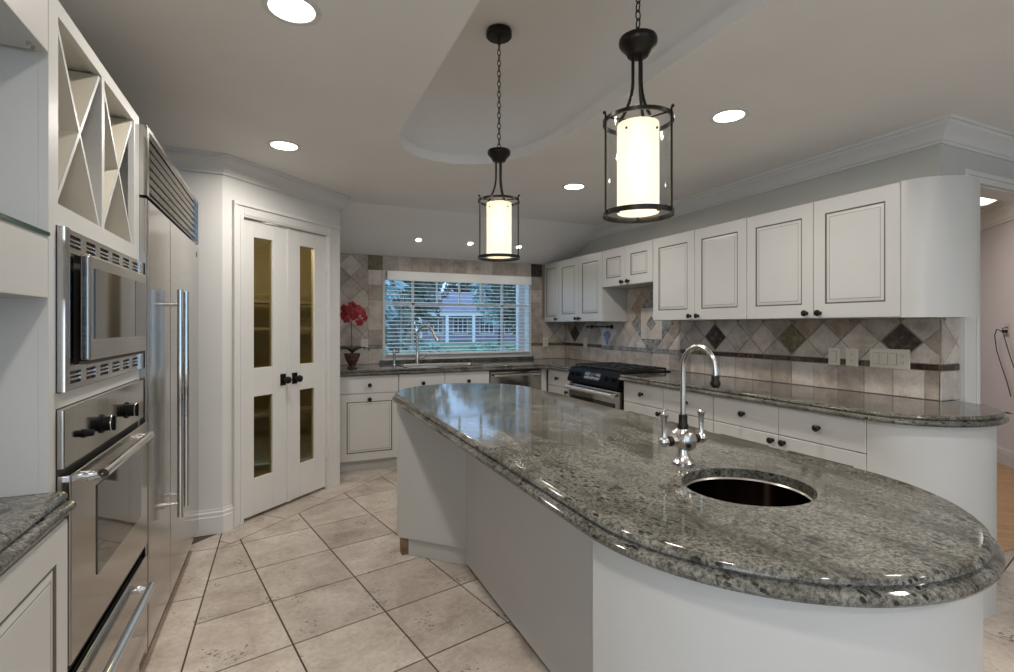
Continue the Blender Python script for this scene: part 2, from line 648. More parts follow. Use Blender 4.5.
def build_floor():
    mb = MB()
    mb.box(-1.12, 3.31, 1.514, 5.32, -0.06, -0.003, 1)
    mb.box(-1.12, 4.75, -6.0, 1.514, -0.06, -0.003, 1)

    def put(poly):
        if len(poly) < 3 or area2(poly) < 4e-4:
            return
        mb.rings([[(x, y, -0.003) for x, y in poly], [(x, y, 0.0) for x, y in poly]], 0, False, True)
    th = math.radians(12.54)              # the tile grid is turned against the walls
    u, v = (math.cos(th), math.sin(th)), (-math.sin(th), math.cos(th))
    n = (0.682, -0.731)
    dn = C1.x * n[0] + C1.y * n[1] + 0.2
    P = 0.4035
    for i in range(-16, 18):
        for j in range(-26, 18):
            cu, cv = 0.533 + (i + 0.5) * P, 2.61 + (j + 0.5) * P
            q = square(cu * u[0] + cv * v[0], cu * u[1] + cv * v[1], P, th, 0.008)
            for h in ((-1, 0, 0.348), (-n[0], -n[1], -dn - 0.004), (1, 0, 4.75), (0, 1, 5.32), (0, -1, 6.0)):
                q = clip_half(q, *h) if len(q) > 2 else []
            if cu * u[0] + cv * v[0] > 3.1 and len(q) > 2:
                q = clip_half(q, 0, 1, 1.51)
            put(q)
    y = -6.0
    k = 0
    while y < 5.2:                         # border course along the appliances
        y1 = y + 0.59
        q = [(-0.76, y + 0.004), (-0.356, y + 0.004), (-0.356, y1 - 0.004), (-0.76, y1 - 0.004)]
        put(clip_half(q, -n[0], -n[1], -dn + 0.2) if y1 > 3.3 else q)
        q = [(-1.12, y + 0.004), (-0.766, y + 0.004), (-0.766, y1 - 0.004), (-1.12, y1 - 0.004)]
        put(q)
        y = y1
    for i in range(-4, 9):                 # border course along the pantry
        for j in range(0, 9):
            t0, t1 = i * 0.42 - 0.1, i * 0.42 + 0.32
            d0, d1 = 0.2 - j * 0.42, 0.2 - (j + 1) * 0.42
            q = [C1 + PD * (t0 + 0.003) + Vector(n) * (d1 + 0.003), C1 + PD * (t1 - 0.003) + Vector(n) * (d1 + 0.003),
                 C1 + PD * (t1 - 0.003) + Vector(n) * (d0 - 0.003), C1 + PD * (t0 + 0.003) + Vector(n) * (d0 - 0.003)]
            q = [(p.x, p.y) for p in q]
            for h in ((-1, 0, 0.348), (1, 0, 4.7), (0, 1, 5.32)):
                q = clip_half(q, *h) if len(q) > 2 else []
            put(q)
    return struct(mb, 'floor', [M['floor'], M['grout']], smooth=0)


build_floor()

# ceiling with the raised oval tray over the island
TR = 0.44
tray = ([(0.60, 0.95)] + arc(1.035, 0.95, 0.435, 0.40, 180, 360, 20)[1:] + [(1.47, 2.45), (1.462, 2.66), (1.43, 2.84), (1.37, 2.99), (1.28, 3.11), (1.16, 3.19),
        (1.03, 3.225), (0.90, 3.215), (0.78, 3.17), (0.69, 3.09), (0.63, 2.98), (0.603, 2.85), (0.60, 2.70)])
mb = MB()
tess(mb, [(-1.12, -6.0), (4.75, -6.0), (4.75, 4.58), (-1.12, 4.58)], [tray], CEIL, 0, False)
mb.add([(-1.12, 4.58, CEIL), (4.75, 4.58, CEIL), (4.75, 5.51, 2.40 - 0.343 * 0.93 / 0.81), (-1.12, 5.51, 2.40 - 0.343 * 0.93 / 0.81)], [(0, 3, 2, 1)], 0)
lps = [[(x, y, CEIL) for x, y in tray], [(x, y, CEIL + 0.062) for x, y in tray], [(x, y, CEIL + 0.063) for x, y in offset_loop(tray, 0.055)], [(x, y, CEIL + 0.045) for x, y in offset_loop(tray, 0.06)]]
for k in range(0, 9):
    a = k / 8 * PI / 2
    lps.append([(x, y, CEIL + 0.05 + 0.42 * math.sin(a)) for x, y in offset_loop(tray, 0.062 - 0.27 * (1 - math.cos(a)))])
mb.rings([list(reversed(l)) for l in lps], 0, False, True)
struct(mb, 'ceiling', M['ceil'], smooth=50)

# walls
WX0, WX1, WZ0, WZ1 = 0.961, 2.710, 0.949, 1.903      # window opening
mb = MB()
mb.box(-1.2, WX0, YB, YB + 0.12, -0.05, 2.6)
mb.box(WX1, XR + 0.12, YB, YB + 0.12, -0.05, 2.6)
mb.box(WX0, WX1, YB, YB + 0.12, -0.05, WZ0)
mb.box(WX0, WX1, YB, YB + 0.12, WZ1, 2.6)
struct(mb, 'wall_back', M['wall'])
mb = MB()
mb.box(XR, XR + 0.12, 1.514, YB, -0.05, 2.6)
struct(mb, 'wall_right', M['wall'])
mb = MB()
mb.box(XR + 0.12, 3.545, 1.514, 1.634, -0.05, 2.6)
mb.box(3.545, 4.55, 1.514, 1.634, 2.112, 2.6)
mb.box(4.55, 4.75, 1.514, 1.634, -0.05, 2.6)
struct(mb, 'wall_doorway', M['wall'])
mb = MB()
mb.box(-1.2, -1.08, -0.3, YB, -0.05, 2.6)
mb.box(-1.2, -1.08, -6.0, -2.1, -0.05, 2.6)
mb.box(-1.2, -1.08, -2.1, -0.3, -0.05, 0.75)
mb.box(-1.2, -1.08, -2.1, -0.3, 2.25, 2.6)
struct(mb, 'wall_left', M['wall'])
mb = MB()
mb.box(4.63, 4.75, -6.0, 1.514, -0.05, 2.6)
struct(mb, 'wall_side', M['wall'])
mb = MB()
mb.box(-1.2, -0.1, -6.12, -6.0, -0.05, 2.6)
mb.box(3.9, 4.75, -6.12, -6.0, -0.05, 2.6)
mb.box(-0.1, 3.9, -6.12, -6.0, -0.05, 0.45)
mb.box(-0.1, 3.9, -6.12, -6.0, 2.35, 2.6)
struct(mb, 'wall_front', M['wall'])
# pantry walls: a short return and the angled door wall
mb = MB()
mb.box(-1.08, C1.x, C1.y, C1.y + 0.1, 0, 2.45)
mb.mtx = MP
mb.box(0.0, 0.143, 0.0, 0.1, 0, 2.45)
mb.box(0.93, 1.08, 0.0, 0.1, 0, 2.45)
mb.box(0.143, 0.93, 0.0, 0.1, 2.046, 2.45)
mb.mtx = None
mb.box(C2.x - 0.1, C2.x, C2.y, YB, 0, 2.45)
struct(mb, 'wall_pantry', M['trimp'])

# crown mouldings, baseboard, casings
mb = MB()
sweep(mb, [(XR, 5.2), (XR, 1.514), (4.63, 1.514)], CROWN)
struct(mb, 'trim_1', M['trimp'], smooth=30)
mb = MB()
sweep(mb, [(-1.08, 3.69), (C1.x, C1.y), (C2.x, C2.y), (C2.x, 5.0)], CROWN)
struct(mb, 'trim_2', M['trimp'], smooth=30)
mb = MB()
e = C1 + PD * 0.066
sweep(mb, [(-0.9, 3.69), (C1.x, C1.y), (e.x, e.y)], BASE)
struct(mb, 'baseboard_pantry', M['trimp'], smooth=30)
mb = MB(MP)
for (a, b) in ((0.066, 0.146), (0.928, 1.066)):
    mb.box(a, b, -0.016, 0.0, 0, 2.138)
    mb.box(a, a + 0.022, -0.026, -0.016, 0, 2.114)
    mb.box(b - 0.03, b - 0.012, -0.021, -0.016, 0, 2.055)
mb.box(0.146, 0.928, -0.016, 0.0, 2.044, 2.138)
mb.box(0.066, 1.066, -0.026, -0.016, 2.114, 2.138)
mb.box(0.146, 0.928, -0.021, -0.016, 2.056, 2.074)
mb.box(0.143, 0.15, 0.0, 0.1, 0, 2.046)
mb.box(0.923, 0.93, 0.0, 0.1, 0, 2.046)
mb.box(0.15, 0.923, 0.0, 0.1, 2.041, 2.046)
struct(mb, 'trim_3', M['trimp'], bevel=0.003)
mb = MB()
mb.box(3.365, 3.545, 1.494, 1.514, 0, 2.112)
mb.box(3.365, 3.40, 1.482, 1.494, 0, 2.142)
mb.box(3.50, 3.52, 1.487, 1.494, 0, 2.09)
mb.box(3.365, 4.60, 1.494, 1.514, 2.112, 2.168)
mb.box(3.365, 4.60, 1.482, 1.494, 2.142, 2.168)
mb.box(3.535, 3.545, 1.514, 1.64, 0, 2.112)
mb.box(3.545, 4.55, 1.514, 1.64, 2.102, 2.112)
struct(mb, 'trim_4', M['trimp'], bevel=0.003)

# ------------------------------------------------------------------ tile splashbacks


class Tiles:
    """tiles laid in (s, z) on a wall; mtx takes (s, -out, z) to the room"""

    def __init__(s, mtx, s0, s1, z0, z1):
        s.mb = MB(mtx)
        s.r = (s0, s1, z0, z1)
        s.mb.box(s0, s1, -0.004, 0.0, z0, z1, 0)

    def put(s, poly, m, out=0.009, rect=None):
        a, b, c, d = rect or s.r
        g = 0.0015
        for h in ((-1, 0, -a - g), (1, 0, b - g), (0, -1, -c - g), (0, 1, d - g)):
            if len(poly) > 2:
                poly = clip_half(poly, *h)
        if len(poly) < 3 or area2(poly) < 1.2e-4:
            return
        if sum(poly[i - 1][0] * poly[i][1] - poly[i][0] * poly[i - 1][1] for i in range(len(poly))) < 0:
            poly = poly[::-1]
        cx = sum(p[0] for p in poly) / len(poly)
        cz = sum(p[1] for p in poly) / len(poly)
        k = 0.0018
        sh = []
        for x, z in poly:
            dd = math.hypot(x - cx, z - cz) or 1
            sh.append((x - (x - cx) / dd * k, z - (z - cz) / dd * k))
        s.mb.rings([[(x, -0.004, z) for x, z in poly], [(x, -out + 0.0015, z) for x, z in poly], [(x, -out, z) for x, z in sh]], m, False, True)

    def row(s, s0, s1, z0, z1, pitch, phase, mats, rect=None):
        k0 = math.floor((s0 - phase) / pitch)
        x = phase + k0 * pitch
        while x < s1:
            m = mats() if callable(mats) else mats
            s.put([(x + .0015, z0 + .0015), (x + pitch - .0015, z0 + .0015), (x + pitch - .0015, z1 - .0015), (x + .0015, z1 - .0015)], m, rect=(s0, s1, z0, z1))
            x += pitch


TM = [M['wallgrout'], M['tile'], M['tilel'], M['rust'], M['dark'], M['olive'], M['mosaic'], M['blue']]
rnd = random.Random(4)
tan = lambda: rnd.choice((1, 1, 1, 2))
# right wall: s = distance towards the camera from the window wall (Y = YB - s)
MR = Matrix.Translation((XR, YB, 0)) @ Matrix.Rotation(-PI / 2, 4, 'Z')
Z0, ZU, ZH = 0.921, 1.362, 1.70
SR = YB - 1.5145
t = Tiles(MR, 0.009, SR, Z0, ZH if False else ZU)
t.mb.box(YB - 4.172, YB - 3.43, -0.004, 0, ZU, 1.69, 0)
sa, sb = YB - 4.62, YB - 3.42          # the panel behind the range
for (a, b) in ((0.009, sa), (sb, SR)):
    t.row(a, b, Z0, 1.077, 0.1565, YB - 2.989, tan)
    dk = lambda: rnd.choice((4, 4, 5))
    t.row(a, b, 1.079, 1.112, 0.1565, YB - 2.989, dk)
    q = 0.2228
    for i in range(-32, 24):
        for j in (-1, 0, 1):
            cs = (YB - 5.17 if a < 0.1 else YB - 2.364) + i * q / 2
            if (i + j) % 2:
                continue
            cz = 1.2295 + j * q / 2
            m = tan() if j == 0 else (rnd.choice((1, 1, 3)) if j == 1 else tan())
            Yc = YB - cs
            if j == 0 and i % 6 == 0 and a > 0.1:
                m = 5 if i == 0 else 4
            if j == 0 and a < 0.1 and i == 0:
                m = 4
            s_ = q / math.sqrt(2) * (0.93 if m in (4, 5) else 1.0)
            t.put(square(cs, cz, s_, PI / 4, 0.004), m, rect=(a, b, 1.114, ZU))
t.row(sa, sb, Z0, 1.062, 0.235, YB - 3.795, 1)
t.row(sa, sb, 1.066, 1.102, 0.075, sa, 6)
q = 0.30
for i in range(-9, 10):
    for j in range(-3, 5):
        if (i + j) % 2:
            continue
        m = 2 if (i - j) % 4 == 0 else rnd.choice((1, 1, 1, 3))
        p = square(YB - 3.797 + i * q / 2, 1.34 + j * q / 2, q / math.sqrt(2), PI / 4, 0.004)
        t.put(p, m, rect=(sa, sb, 1.104, ZU))
        t.put(p, m, rect=(YB - 4.172, YB - 3.43, ZU, 1.69))
big = (YB - 4.172, YB - 3.43, 1.03, 1.69)
cs, cz = YB - 3.797, 1.34


def mosaic_ring(half, n, m, out):
    """small stones filling a diamond of the given half-width"""
    side = half * math.sqrt(2)
    st = side / n
    for i in range(n):
        for j in range(n):
            a, b = (i + 0.5) * st - side / 2, (j + 0.5) * st - side / 2
            t.put(square(cs + (a - b) / math.sqrt(2), cz + (a + b) / math.sqrt(2), st, PI / 4, 0.003), m, out, big)


mosaic_ring(0.30, 14, 6, 0.012)
t.put(square(cs, cz, 0.30, 0, 0.004), 2, 0.015, big)
for i in range(3):
    for j in range(3):
        a, b = (i - 1) * 0.034, (j - 1) * 0.034
        t.put(square(cs + (a - b) / math.sqrt(2), cz + (a + b) / math.sqrt(2), 0.034, PI / 4, 0.003), 6, 0.018, big)
# painted blue tile beside the range
for (dx, dz, sz) in ((0, 0, 0.07), (-0.035, 0.035, 0.05), (0.035, 0.035, 0.05), (0.0, -0.05, 0.035), (0.0, 0.055, 0.04)):
    t.put(square(YB - 4.51 + dx, 1.185 + dz, sz, PI / 4, 0.002), 7, 0.012 + 0.0004 * sz * 100)
struct(t.mb, 'wall_right_tiles', TM, smooth=0)
# the short return beside the doorway
t = Tiles(Matrix.Translation((XR, 1.514, 0)), 0.0005, 0.172, Z0, ZU)
t.row(-0.009, 0.172, Z0, 1.077, 0.1565, -0.06, 2)
t.row(-0.009, 0.172, 1.079, 1.112, 0.1565, -0.06, 4)
for i in range(-2, 4):
    for j in (-1, 0, 1):
        if (i + j) % 2 == 0:
            t.put(square(0.02 + i * 0.1114, 1.2295 + j * 0.1114, 0.1575, PI / 4, 0.004), 2, rect=(0.0, 0.172, 1.114, ZU))
struct(t.mb, 'wall_doorway_tiles', TM, smooth=0)
# window wall
MBK = Matrix.Translation((0, YB, 0))
ZT = 2.056
t = Tiles(MBK, C2.x + 0.001, 0.814, Z0, ZT)
t.mb.box(0.814, WX0, -0.004, 0, Z0, ZT, 0)
t.mb.box(WX0, WX1, -0.004, 0, WZ1, ZT, 0)
t.mb.box(WX1, XR - 0.0005, -0.004, 0, Z0, ZT, 0)
xa = C2.x + 0.001
t.row(xa, 0.814, Z0, 1.077, 0.157, 0.814, tan)
t.row(xa, 0.814, 1.079, 1.112, 0.157, 0.814, 5)
for i in range(-5, 6):
    for j in range(-1, 9):
        if (i + j) % 2 == 0:
            t.put(square(0.64 + i * 0.118, 1.23 + j * 0.118, 0.1668, PI / 4, 0.004), rnd.choice((1, 1, 1, 2)), rect=(xa, 0.814, 1.114, ZT))
t.r = (xa, XR, Z0, ZT)
for (a, b) in ((0.814, WX0), (WX1, 2.858)):
    t.row(a, b, Z0, 1.077, b - a, a, tan)
    t.row(a, b, 1.079, 1.112, b - a, a, 5)
    z = 1.114
    for k in range(5):
        t.row(a, b, z, z + 0.1578, b - a, a, tan)
        z += 0.1578
    t.row(a, b, WZ1, ZT, b - a, a, 5 if a < 1 else 4)
t.row(WX0, WX1, WZ1, ZT, 0.1565, WX0, tan)
t.row(2.858, XR - 0.01, Z0, 1.077, 0.16, 2.858, tan)
t.row(2.858, XR - 0.01, 1.079, 1.112, 0.16, 2.858, 5)
for i in range(-4, 5):
    for j in range(-1, 3):
        if (i + j) % 2 == 0:
            t.put(square(2.92 + i * 0.1114, 1.2295 + j * 0.1114, 0.1575, PI / 4, 0.004), rnd.choice((1, 3, 1, 2)), rect=(2.858, XR - 0.01, 1.114, 1.40))
struct(t.mb, 'wall_back_tiles', TM, smooth=0)

# ------------------------------------------------------------------ window, blind
mb = MB()
for a, b, c, d in ((WX0, WX0 + 0.03, WZ0, WZ1), (WX1 - 0.03, WX1, WZ0, WZ1), (WX0 + 0.03, WX1 - 0.03, WZ0, 1.01), (WX0 + 0.03, WX1 - 0.03, WZ1 - 0.03, WZ1)):
    mb.box(a, b, YB - 0.014, YB + 0.11, c, d)
win = struct(mb, 'window_1', M['trimp'], bevel=0.003)
mb = MB()
y0, y1 = YB + 0.065, YB + 0.095
for x in (1.306, 2.368):
    mb.box(x - 0.012, x + 0.012, y0, y1, 1.01, WZ1 - 0.03)
for x in (1.578, 1.841, 2.101):
    mb.box(x - 0.009, x + 0.009, y0, y1, 1.555, WZ1 - 0.03)
mb.box(WX0 + 0.03, WX1 - 0.03, y0, y1, 1.544, 1.567)
mb.build('muntins', M['trimp'], win)
mb = MB()
mb.box(WX0 + 0.03, WX1 - 0.03, YB + 0.076, YB + 0.082, 1.01, WZ1 - 0.03)
mb.build('glass_pane', M['pane'], win)
mb = MB()
mb.box(WX0 - 0.03, WX1 + 0.03, YB - 0.03, YB, 0.9205, 0.955)
struct(mb, 'trim_5', M['granite'], bevel=0.003)

bl = thing('window_blind', 'white horizontal slat blind with valance over the window above the sink', 'blind', (1.841, 5.35, 1.849))
bl.scale = (1.017, 1.0, 1.017)
mb = MB()
mb.box(-0.837, 0.837, -0.03, -0.014, -0.053, 0.042)
mb.box(-0.837, -0.822, -0.03, 0.02, -0.053, 0.042)
mb.box(0.822, 0.837, -0.03, 0.02, -0.053, 0.042)
mb.box(-0.82, 0.82, -0.012, 0.022, -0.02, 0.03)
mb.build('valance', M['blind'], bl, bevel=0.004)
for k in range(19):
    mb = MB()
    z = -0.078 - k * 0.0392
    ca, sa_ = math.cos(math.radians(7)), math.sin(math.radians(7))
    P4 = []
    for yy, up in ((-0.024, 0), (-0.008, 0.0022), (0.008, 0.0022), (0.024, 0)):
        P4.append((yy * ca, z + yy * sa_ + up))
    loop = P4 + [(y_, z_ - 0.0028) for y_, z_ in reversed(P4)]
    mb.rings([[(-0.826, y_, z_) for y_, z_ in loop], [(0.826, y_, z_) for y_, z_ in loop]])
    mb.build('slat', M['blind'], bl)
mb = MB()
mb.box(-0.826, 0.826, -0.024, 0.024, -0.828, -0.806)
mb.build('bottom_rail', M['blind'], bl, bevel=0.004)
for x in (-0.68, -0.24, 0.24, 0.68):
    mb = MB()
    for yy in (-0.026, 0.026):
        mb.tube([(x, yy, -0.05), (x, yy, -0.81)], 0.0012, 6)
    mb.build('ladder_cord', M['blind'], bl)

# ------------------------------------------------------------------ pantry doors and pantry
pd = bpy.data.objects.new('door_1', None)
C.objects.link(pd)
pd['kind'] = 'structure'
pd.location = (C1.x, C1.y, 0)
pd.rotation_euler = (0, 0, math.radians(ANG))
for (a, b, p0, p1, kt, hx) in ((0.152, 0.535, 0.244, 0.402, 0.492, 0.150), (0.538, 0.921, 0.655, 0.802, 0.600, 0.923)):
    mb = MB()
    y0, y1 = 0.008, 0.043
    zs = [0.022, 0.272, 0.832, 1.028, 1.926, 2.038]
    mb.box(a, p0, y0, y1, zs[0], zs[5])
    mb.box(p1, b, y0, y1, zs[0], zs[5])
    for k in (0, 2, 4):
        mb.box(p0, p1, y0, y1, zs[k], zs[k + 1])
    if a > 0.5:
        mb.box(a - 0.012, a + 0.018, y0 - 0.010, y0, zs[0], zs[5])
    lf = mb.build('door_leaf', M['trimp'], pd, bevel=0.0025)
    for (c, d) in ((zs[1], zs[2]), (zs[3], zs[4])):
        mb = MB()
        mb.box(p0 - 0.002, p1 + 0.002, 0.022, 0.027, c - 0.002, d + 0.002)
        mb.build('glass_pane', M['amber'], lf)
    mb = MB()
    mb.box(kt - 0.025, kt + 0.025, y0 - 0.005, y0, 0.885, 0.968)
    mb.build('knob_plate', M['bronze'], lf, bevel=0.0015)
    mb = MB()
    mb.lathe([(0.012, 0.0), (0.010, 0.012), (0.009, 0.024), (0.016, 0.030), (0.025, 0.038), (0.027, 0.046), (0.024, 0.056), (0.012, 0.062), (0.0005, 0.063)],
             (kt, y0 - 0.005, 0.925), 20, axis='y')
    mb.build('knob', M['bronze'], lf)
    for z in (1.80, 1.0, 0.30):
        mb = MB()
        mb.lathe([(0.006, -0.045), (0.006, 0.045)], (hx, -0.002, z), 10, 0, True, True)
        mb.box(hx - 0.014, hx + 0.014, 0.002, 0.0075, z - 0.045, z + 0.045)
        mb.build('hinge', M['trimp'], lf)
# shelves inside the pantry
mb = MB()
pts = [(-1.075, 3.80), (C1.x, C1.y + 0.12), (C2.x - 0.12, C2.y + 0.12), (C2.x - 0.12, YB - 0.02), (-1.075, YB - 0.02)]
mb.rings([[(x, y, 2.36) for x, y in pts], [(x, y, 2.38) for x, y in pts]])
mb.box(-1.079, -1.07, 3.80, YB, 0, 2.36)
mb.box(-1.07, C2.x - 0.1, YB - 0.014, YB - 0.002, 0, 2.36)
pl = struct(mb, 'wall_pantry_lining', M['pantry'])
k = 0
for z, lab in ((0.52, 'lowest'), (0.92, 'second lowest'), (1.283, 'middle'), (1.52, 'highest')):
    s = thing('pantry_shelf', '%s pale shelf inside the glazed corner pantry' % lab, 'shelf', (-0.55, 4.75, z))
    mb = MB()
    poly = [(-0.50, -0.55), (-0.34, -0.55), (-0.09, -0.29), (0.20, 0.0), (0.60, 0.30), (0.86, 0.30), (0.86, 0.52), (-0.50, 0.52)]
    mb.prism(poly, 0.0, 0.022)
    mb.build('shelf_board', M['cab'], s)
    for x in (-0.2, 0.6):
        mb = MB()
        mb.box(x, x + 0.02, 0.2, 0.52, -0.06, -0.001)
        mb.build('bracket', M['woodraw'], s)
point_lamp('added_pantry_fill', (-0.082, 4.187, 2.02), 0.05, PANTRY_W)  # added fill without a fixture, brightens the pantry shelves

# ------------------------------------------------------------------ cabinet parts


def knob(parent, x, y, z, r=0.0185):
    mb = MB()
    mb.lathe([(0.0115, 0.0), (0.0115, 0.003), (0.006, 0.006), (0.0055, 0.014), (0.010, 0.018), (r, 0.024), (r, 0.029), (r * 0.7, 0.035), (0.0005, 0.037)], (x, y, z), 18, axis='y')
    return mb.build('knob', M['bronze'], parent)


def slab(mb, x0, x1, z0, z1, yb, yf, ch=0.003):
    def lp(i, y):
        return [(x0 + i, y, z0 + i), (x1 - i, y, z0 + i), (x1 - i, y, z1 - i), (x0 + i, y, z1 - i)]
    mb.rings([lp(0, yb), lp(0, yf + ch), lp(ch, yf)])


def raised_door(parent, x0, x1, z0, z1, knob_at=None, name='door', inset=0.070, th=0.02):
    mb = MB()
    yf = -th

    def lp(i, y, j=None):
        j = i if j is None else j
        return [(x0 + i, y, z0 + j), (x1 - i, y, z0 + j), (x1 - i, y, z1 - j), (x0 + i, y, z1 - j)]
    i = inset
    k = inset + 0.012
    loops = [lp(0, 0), lp(0, yf + .003), lp(.003, yf), lp(i, yf, k), lp(i + .0025, yf + .0035, k + .0025), lp(i + .0085, yf + .0035, k + .0085),
             lp(i + .024, yf + .001, k + .024), lp(i + .0265, yf + .001, k + .0265), lp(i + .030, yf + .0005, k + .030)]
    mb.rings(loops, mats=[0, 0, 0, 1, 1, 0, 2, 0, 0][:8])
    d = mb.build(name, [M['cab'], M['glaze'], M['glaze2']], parent, smooth=0)
    if knob_at:
        knob(d, knob_at[0], yf, knob_at[1])
    return d


def flat_drawer(parent, x0, x1, z0, z1, knob_at=None, name='drawer'):
    mb = MB()
    slab(mb, x0, x1, z0, z1, 0, -0.02)
    d = mb.build(name, M['cab'], parent, smooth=0)
    if knob_at:
        knob(d, knob_at[0], -0.02, knob_at[1])
    return d


def base_cabinet(label, loc, rz, w, depth, doors=(), drawers=(), top=0.871, flat_doors=False, toe=True):
    t = thing('base_cabinet', label, 'cabinet', loc, rz)
    mb = MB()
    mb.box(0, w, 0, depth, 0.1, top)
    mb.build('carcass', M['cab'], t)
    if toe:
        mb = MB()
        mb.box(0, w, 0.05, depth, 0.0, 0.0995)
        mb.build('toe_kick', M['cab'], t)
    for x0, x1, z0, z1, ka in doors:
        raised_door(t, x0, x1, z0, z1, ka, inset=0.058)
    for x0, x1, z0, z1, ka in drawers:
        flat_drawer(t, x0, x1, z0, z1, ka)
    return t


def upper_cabinet(label, loc, w, z0, z1, doors, inset=0.070):
    t = thing('wall_cabinet', label, 'cabinet', loc, -90)
    mb = MB()
    mb.box(0, w, 0, 0.28, z0 - loc[2], z1 - loc[2])
    mb.build('carcass', M['cab'], t)
    for x0, x1, kx, kz in doors:
        raised_door(t, x0, x1, z0 - loc[2] + 0.002, z1 - loc[2] - 0.002, (kx, kz - loc[2]) if kx else None, inset=inset)
    return t


G = 0.0015
# right run, wall cabinets (local x runs towards the camera)
UX, UZ0, UZ1 = 2.905, 1.362, 2.057


def up(label, ya, yb, z0, z1, splits, knobs, kz, inset=0.07):
    ds = []
    xs = [0] + [ya - s for s in splits] + [ya - yb]
    for i in range(len(xs) - 1):
        ds.append((xs[i] + G, xs[i + 1] - G, ya - knobs[i], kz))
    return upper_cabinet(label, (UX, ya, z0), ya - yb, z0, z1, ds, inset)


up('narrow single-door white wall cabinet in the corner against the window wall', 5.376, 5.035, UZ0, UZ1, [], [5.075], 1.396, 0.05)
up('white two-door wall cabinet between the corner cabinet and the range recess', 5.033, 4.176, UZ0, UZ1, [4.611], [4.645, 4.577], 1.396)
up('short white two-door cabinet high above the range', 4.174, 3.429, 1.693, UZ1, [3.80], [3.845, 3.755], 1.728)
up('white two-door wall cabinet just right of the range recess', 3.427, 2.478, UZ0, UZ1, [2.953], [2.992, 2.912], 1.394)
up('white two-door wall cabinet next to the curved end cabinet', 2.476, 1.539, UZ0, UZ1, [2.004], [2.045, 1.963], 1.394)
ce = thing('curved_wall_cabinet', 'plain white wall cabinet end with rounded front beside the doorway', 'cabinet', (3.188, 1.537, UZ0))
mb = MB()
poly = [(-0.035 - 0.268 * math.cos(math.radians(a)), -0.20 * math.sin(math.radians(a))) for a in range(0, 91, 5)]
mb.prism(poly + [(0, -0.19), (0, 0)], 0, UZ1 - UZ0)
mb.build('curved_panel', M['cab'], ce)

# right run, base cabinets
BX = 2.56
base_cabinet('narrow white base cabinet between the corner and the black range', (BX, 4.655, 0), -90, 0.445, 0.62,
             [(G, 0.445 - G, 0.105, 0.705, (0.4, 0.67))], [(G, 0.445 - G, 0.709, 0.868, (0.21, 0.788))])


def run(label, ya, ym, yb):
    w, mid = ya - yb, ya - ym
    base_cabinet(label, (BX, ya, 0), -90, w, 0.62,
                 [(G, mid - G, 0.105, 0.705, (mid - 0.036, 0.671)), (mid + G, w - G, 0.105, 0.705, (mid + 0.036, 0.671))],
                 [(G, mid - G, 0.709, 0.868, (mid / 2, 0.79)), (mid + G, w - G, 0.709, 0.868, ((mid + w) / 2, 0.79))])


run('white base cabinet with two drawers, first one right of the range', 3.372, 2.902, 2.437)
run('white base cabinet with two drawers next to the curved counter end', 2.435, 1.968, 1.502)
ce = thing('curved_base_cabinet', 'plain white rounded base cabinet under the curved counter end by the doorway', 'cabinet', (2.905, 1.5, 0))
mb = MB()
poly = arc(0, 0, 0.362, 0.30, 180, 360, 30) + [(0.362, 0.012), (0.283, 0.012), (0.283, 0.0)]
mb.prism(poly, 0.0, 0.871)
mb.build('curved_panel', M['cab'], ce)

# window run, base cabinets
FY = 4.70
base_cabinet('white drawer and panelled door base cabinet beside the pantry under the red orchid', (0.463, FY, 0), 0, 0.521, 0.68,
             [(G, 0.521 - G, 0.105, 0.705, (0.256, 0.655))], [(G, 0.521 - G, 0.709, 0.868, (0.256, 0.782))])
base_cabinet('wide white sink base cabinet under the window', (0.986, FY, 0), 0, 0.905, 0.68,
             [(G, 0.44, 0.105, 0.705, (0.40, 0.66)), (0.443, 0.903, 0.105, 0.705, (0.48, 0.66))],
             [(G, 0.44, 0.709, 0.868, (0.227, 0.778)), (0.443, 0.903, 0.709, 0.868, (0.68, 0.778))], top=0.71)
t = thing('filler_panel', 'narrow white filler strip right of the dishwasher in the corner', 'panel', (2.478, FY, 0))
mb = MB()
mb.box(0, 0.06, -0.018, 0.02, 0.1, 0.871)
mb.box(0, 0.06, 0.03, 0.05, 0.0, 0.1)
mb.build('filler_board', M['cab'], t)
t = thing('filler_panel', 'thin white filler strip between pantry wall and first base cabinet', 'panel', (C2.x + 0.002, FY, 0))
mb = MB()
mb.box(0, 0.019, -0.005, 0.02, 0.0, 0.871)
mb.build('filler_board', M['cab'], t)

# dishwasher
t = thing('dishwasher', 'stainless steel dishwasher under the counter right of the sink', 'dishwasher', (1.894, FY, 0))
mb = MB()
mb.box(0, 0.58, 0.0, 0.66, 0.1, 0.868)
mb.build('tub', M['slot'], t)
mb = MB()
mb.box(0.004, 0.576, -0.03, -0.0005, 0.11, 0.855)
dw = mb.build('door', M['steelh'], t, bevel=0.004)
mb = MB()
mb.tube([(0.03, -0.07, 0.822), (0.55, -0.07, 0.822)], 0.012, 12)
mb.tube([(0.06, -0.07, 0.822), (0.06, -0.03, 0.822)], 0.008, 10)
mb.tube([(0.52, -0.07, 0.822), (0.52, -0.03, 0.822)], 0.008, 10)
mb.build('handle', M['chrome'], dw)
mb = MB()
mb.box(0.0, 0.58, 0.04, 0.1, 0.0, 0.0995)
mb.build('toe_kick', M['slot'], t)

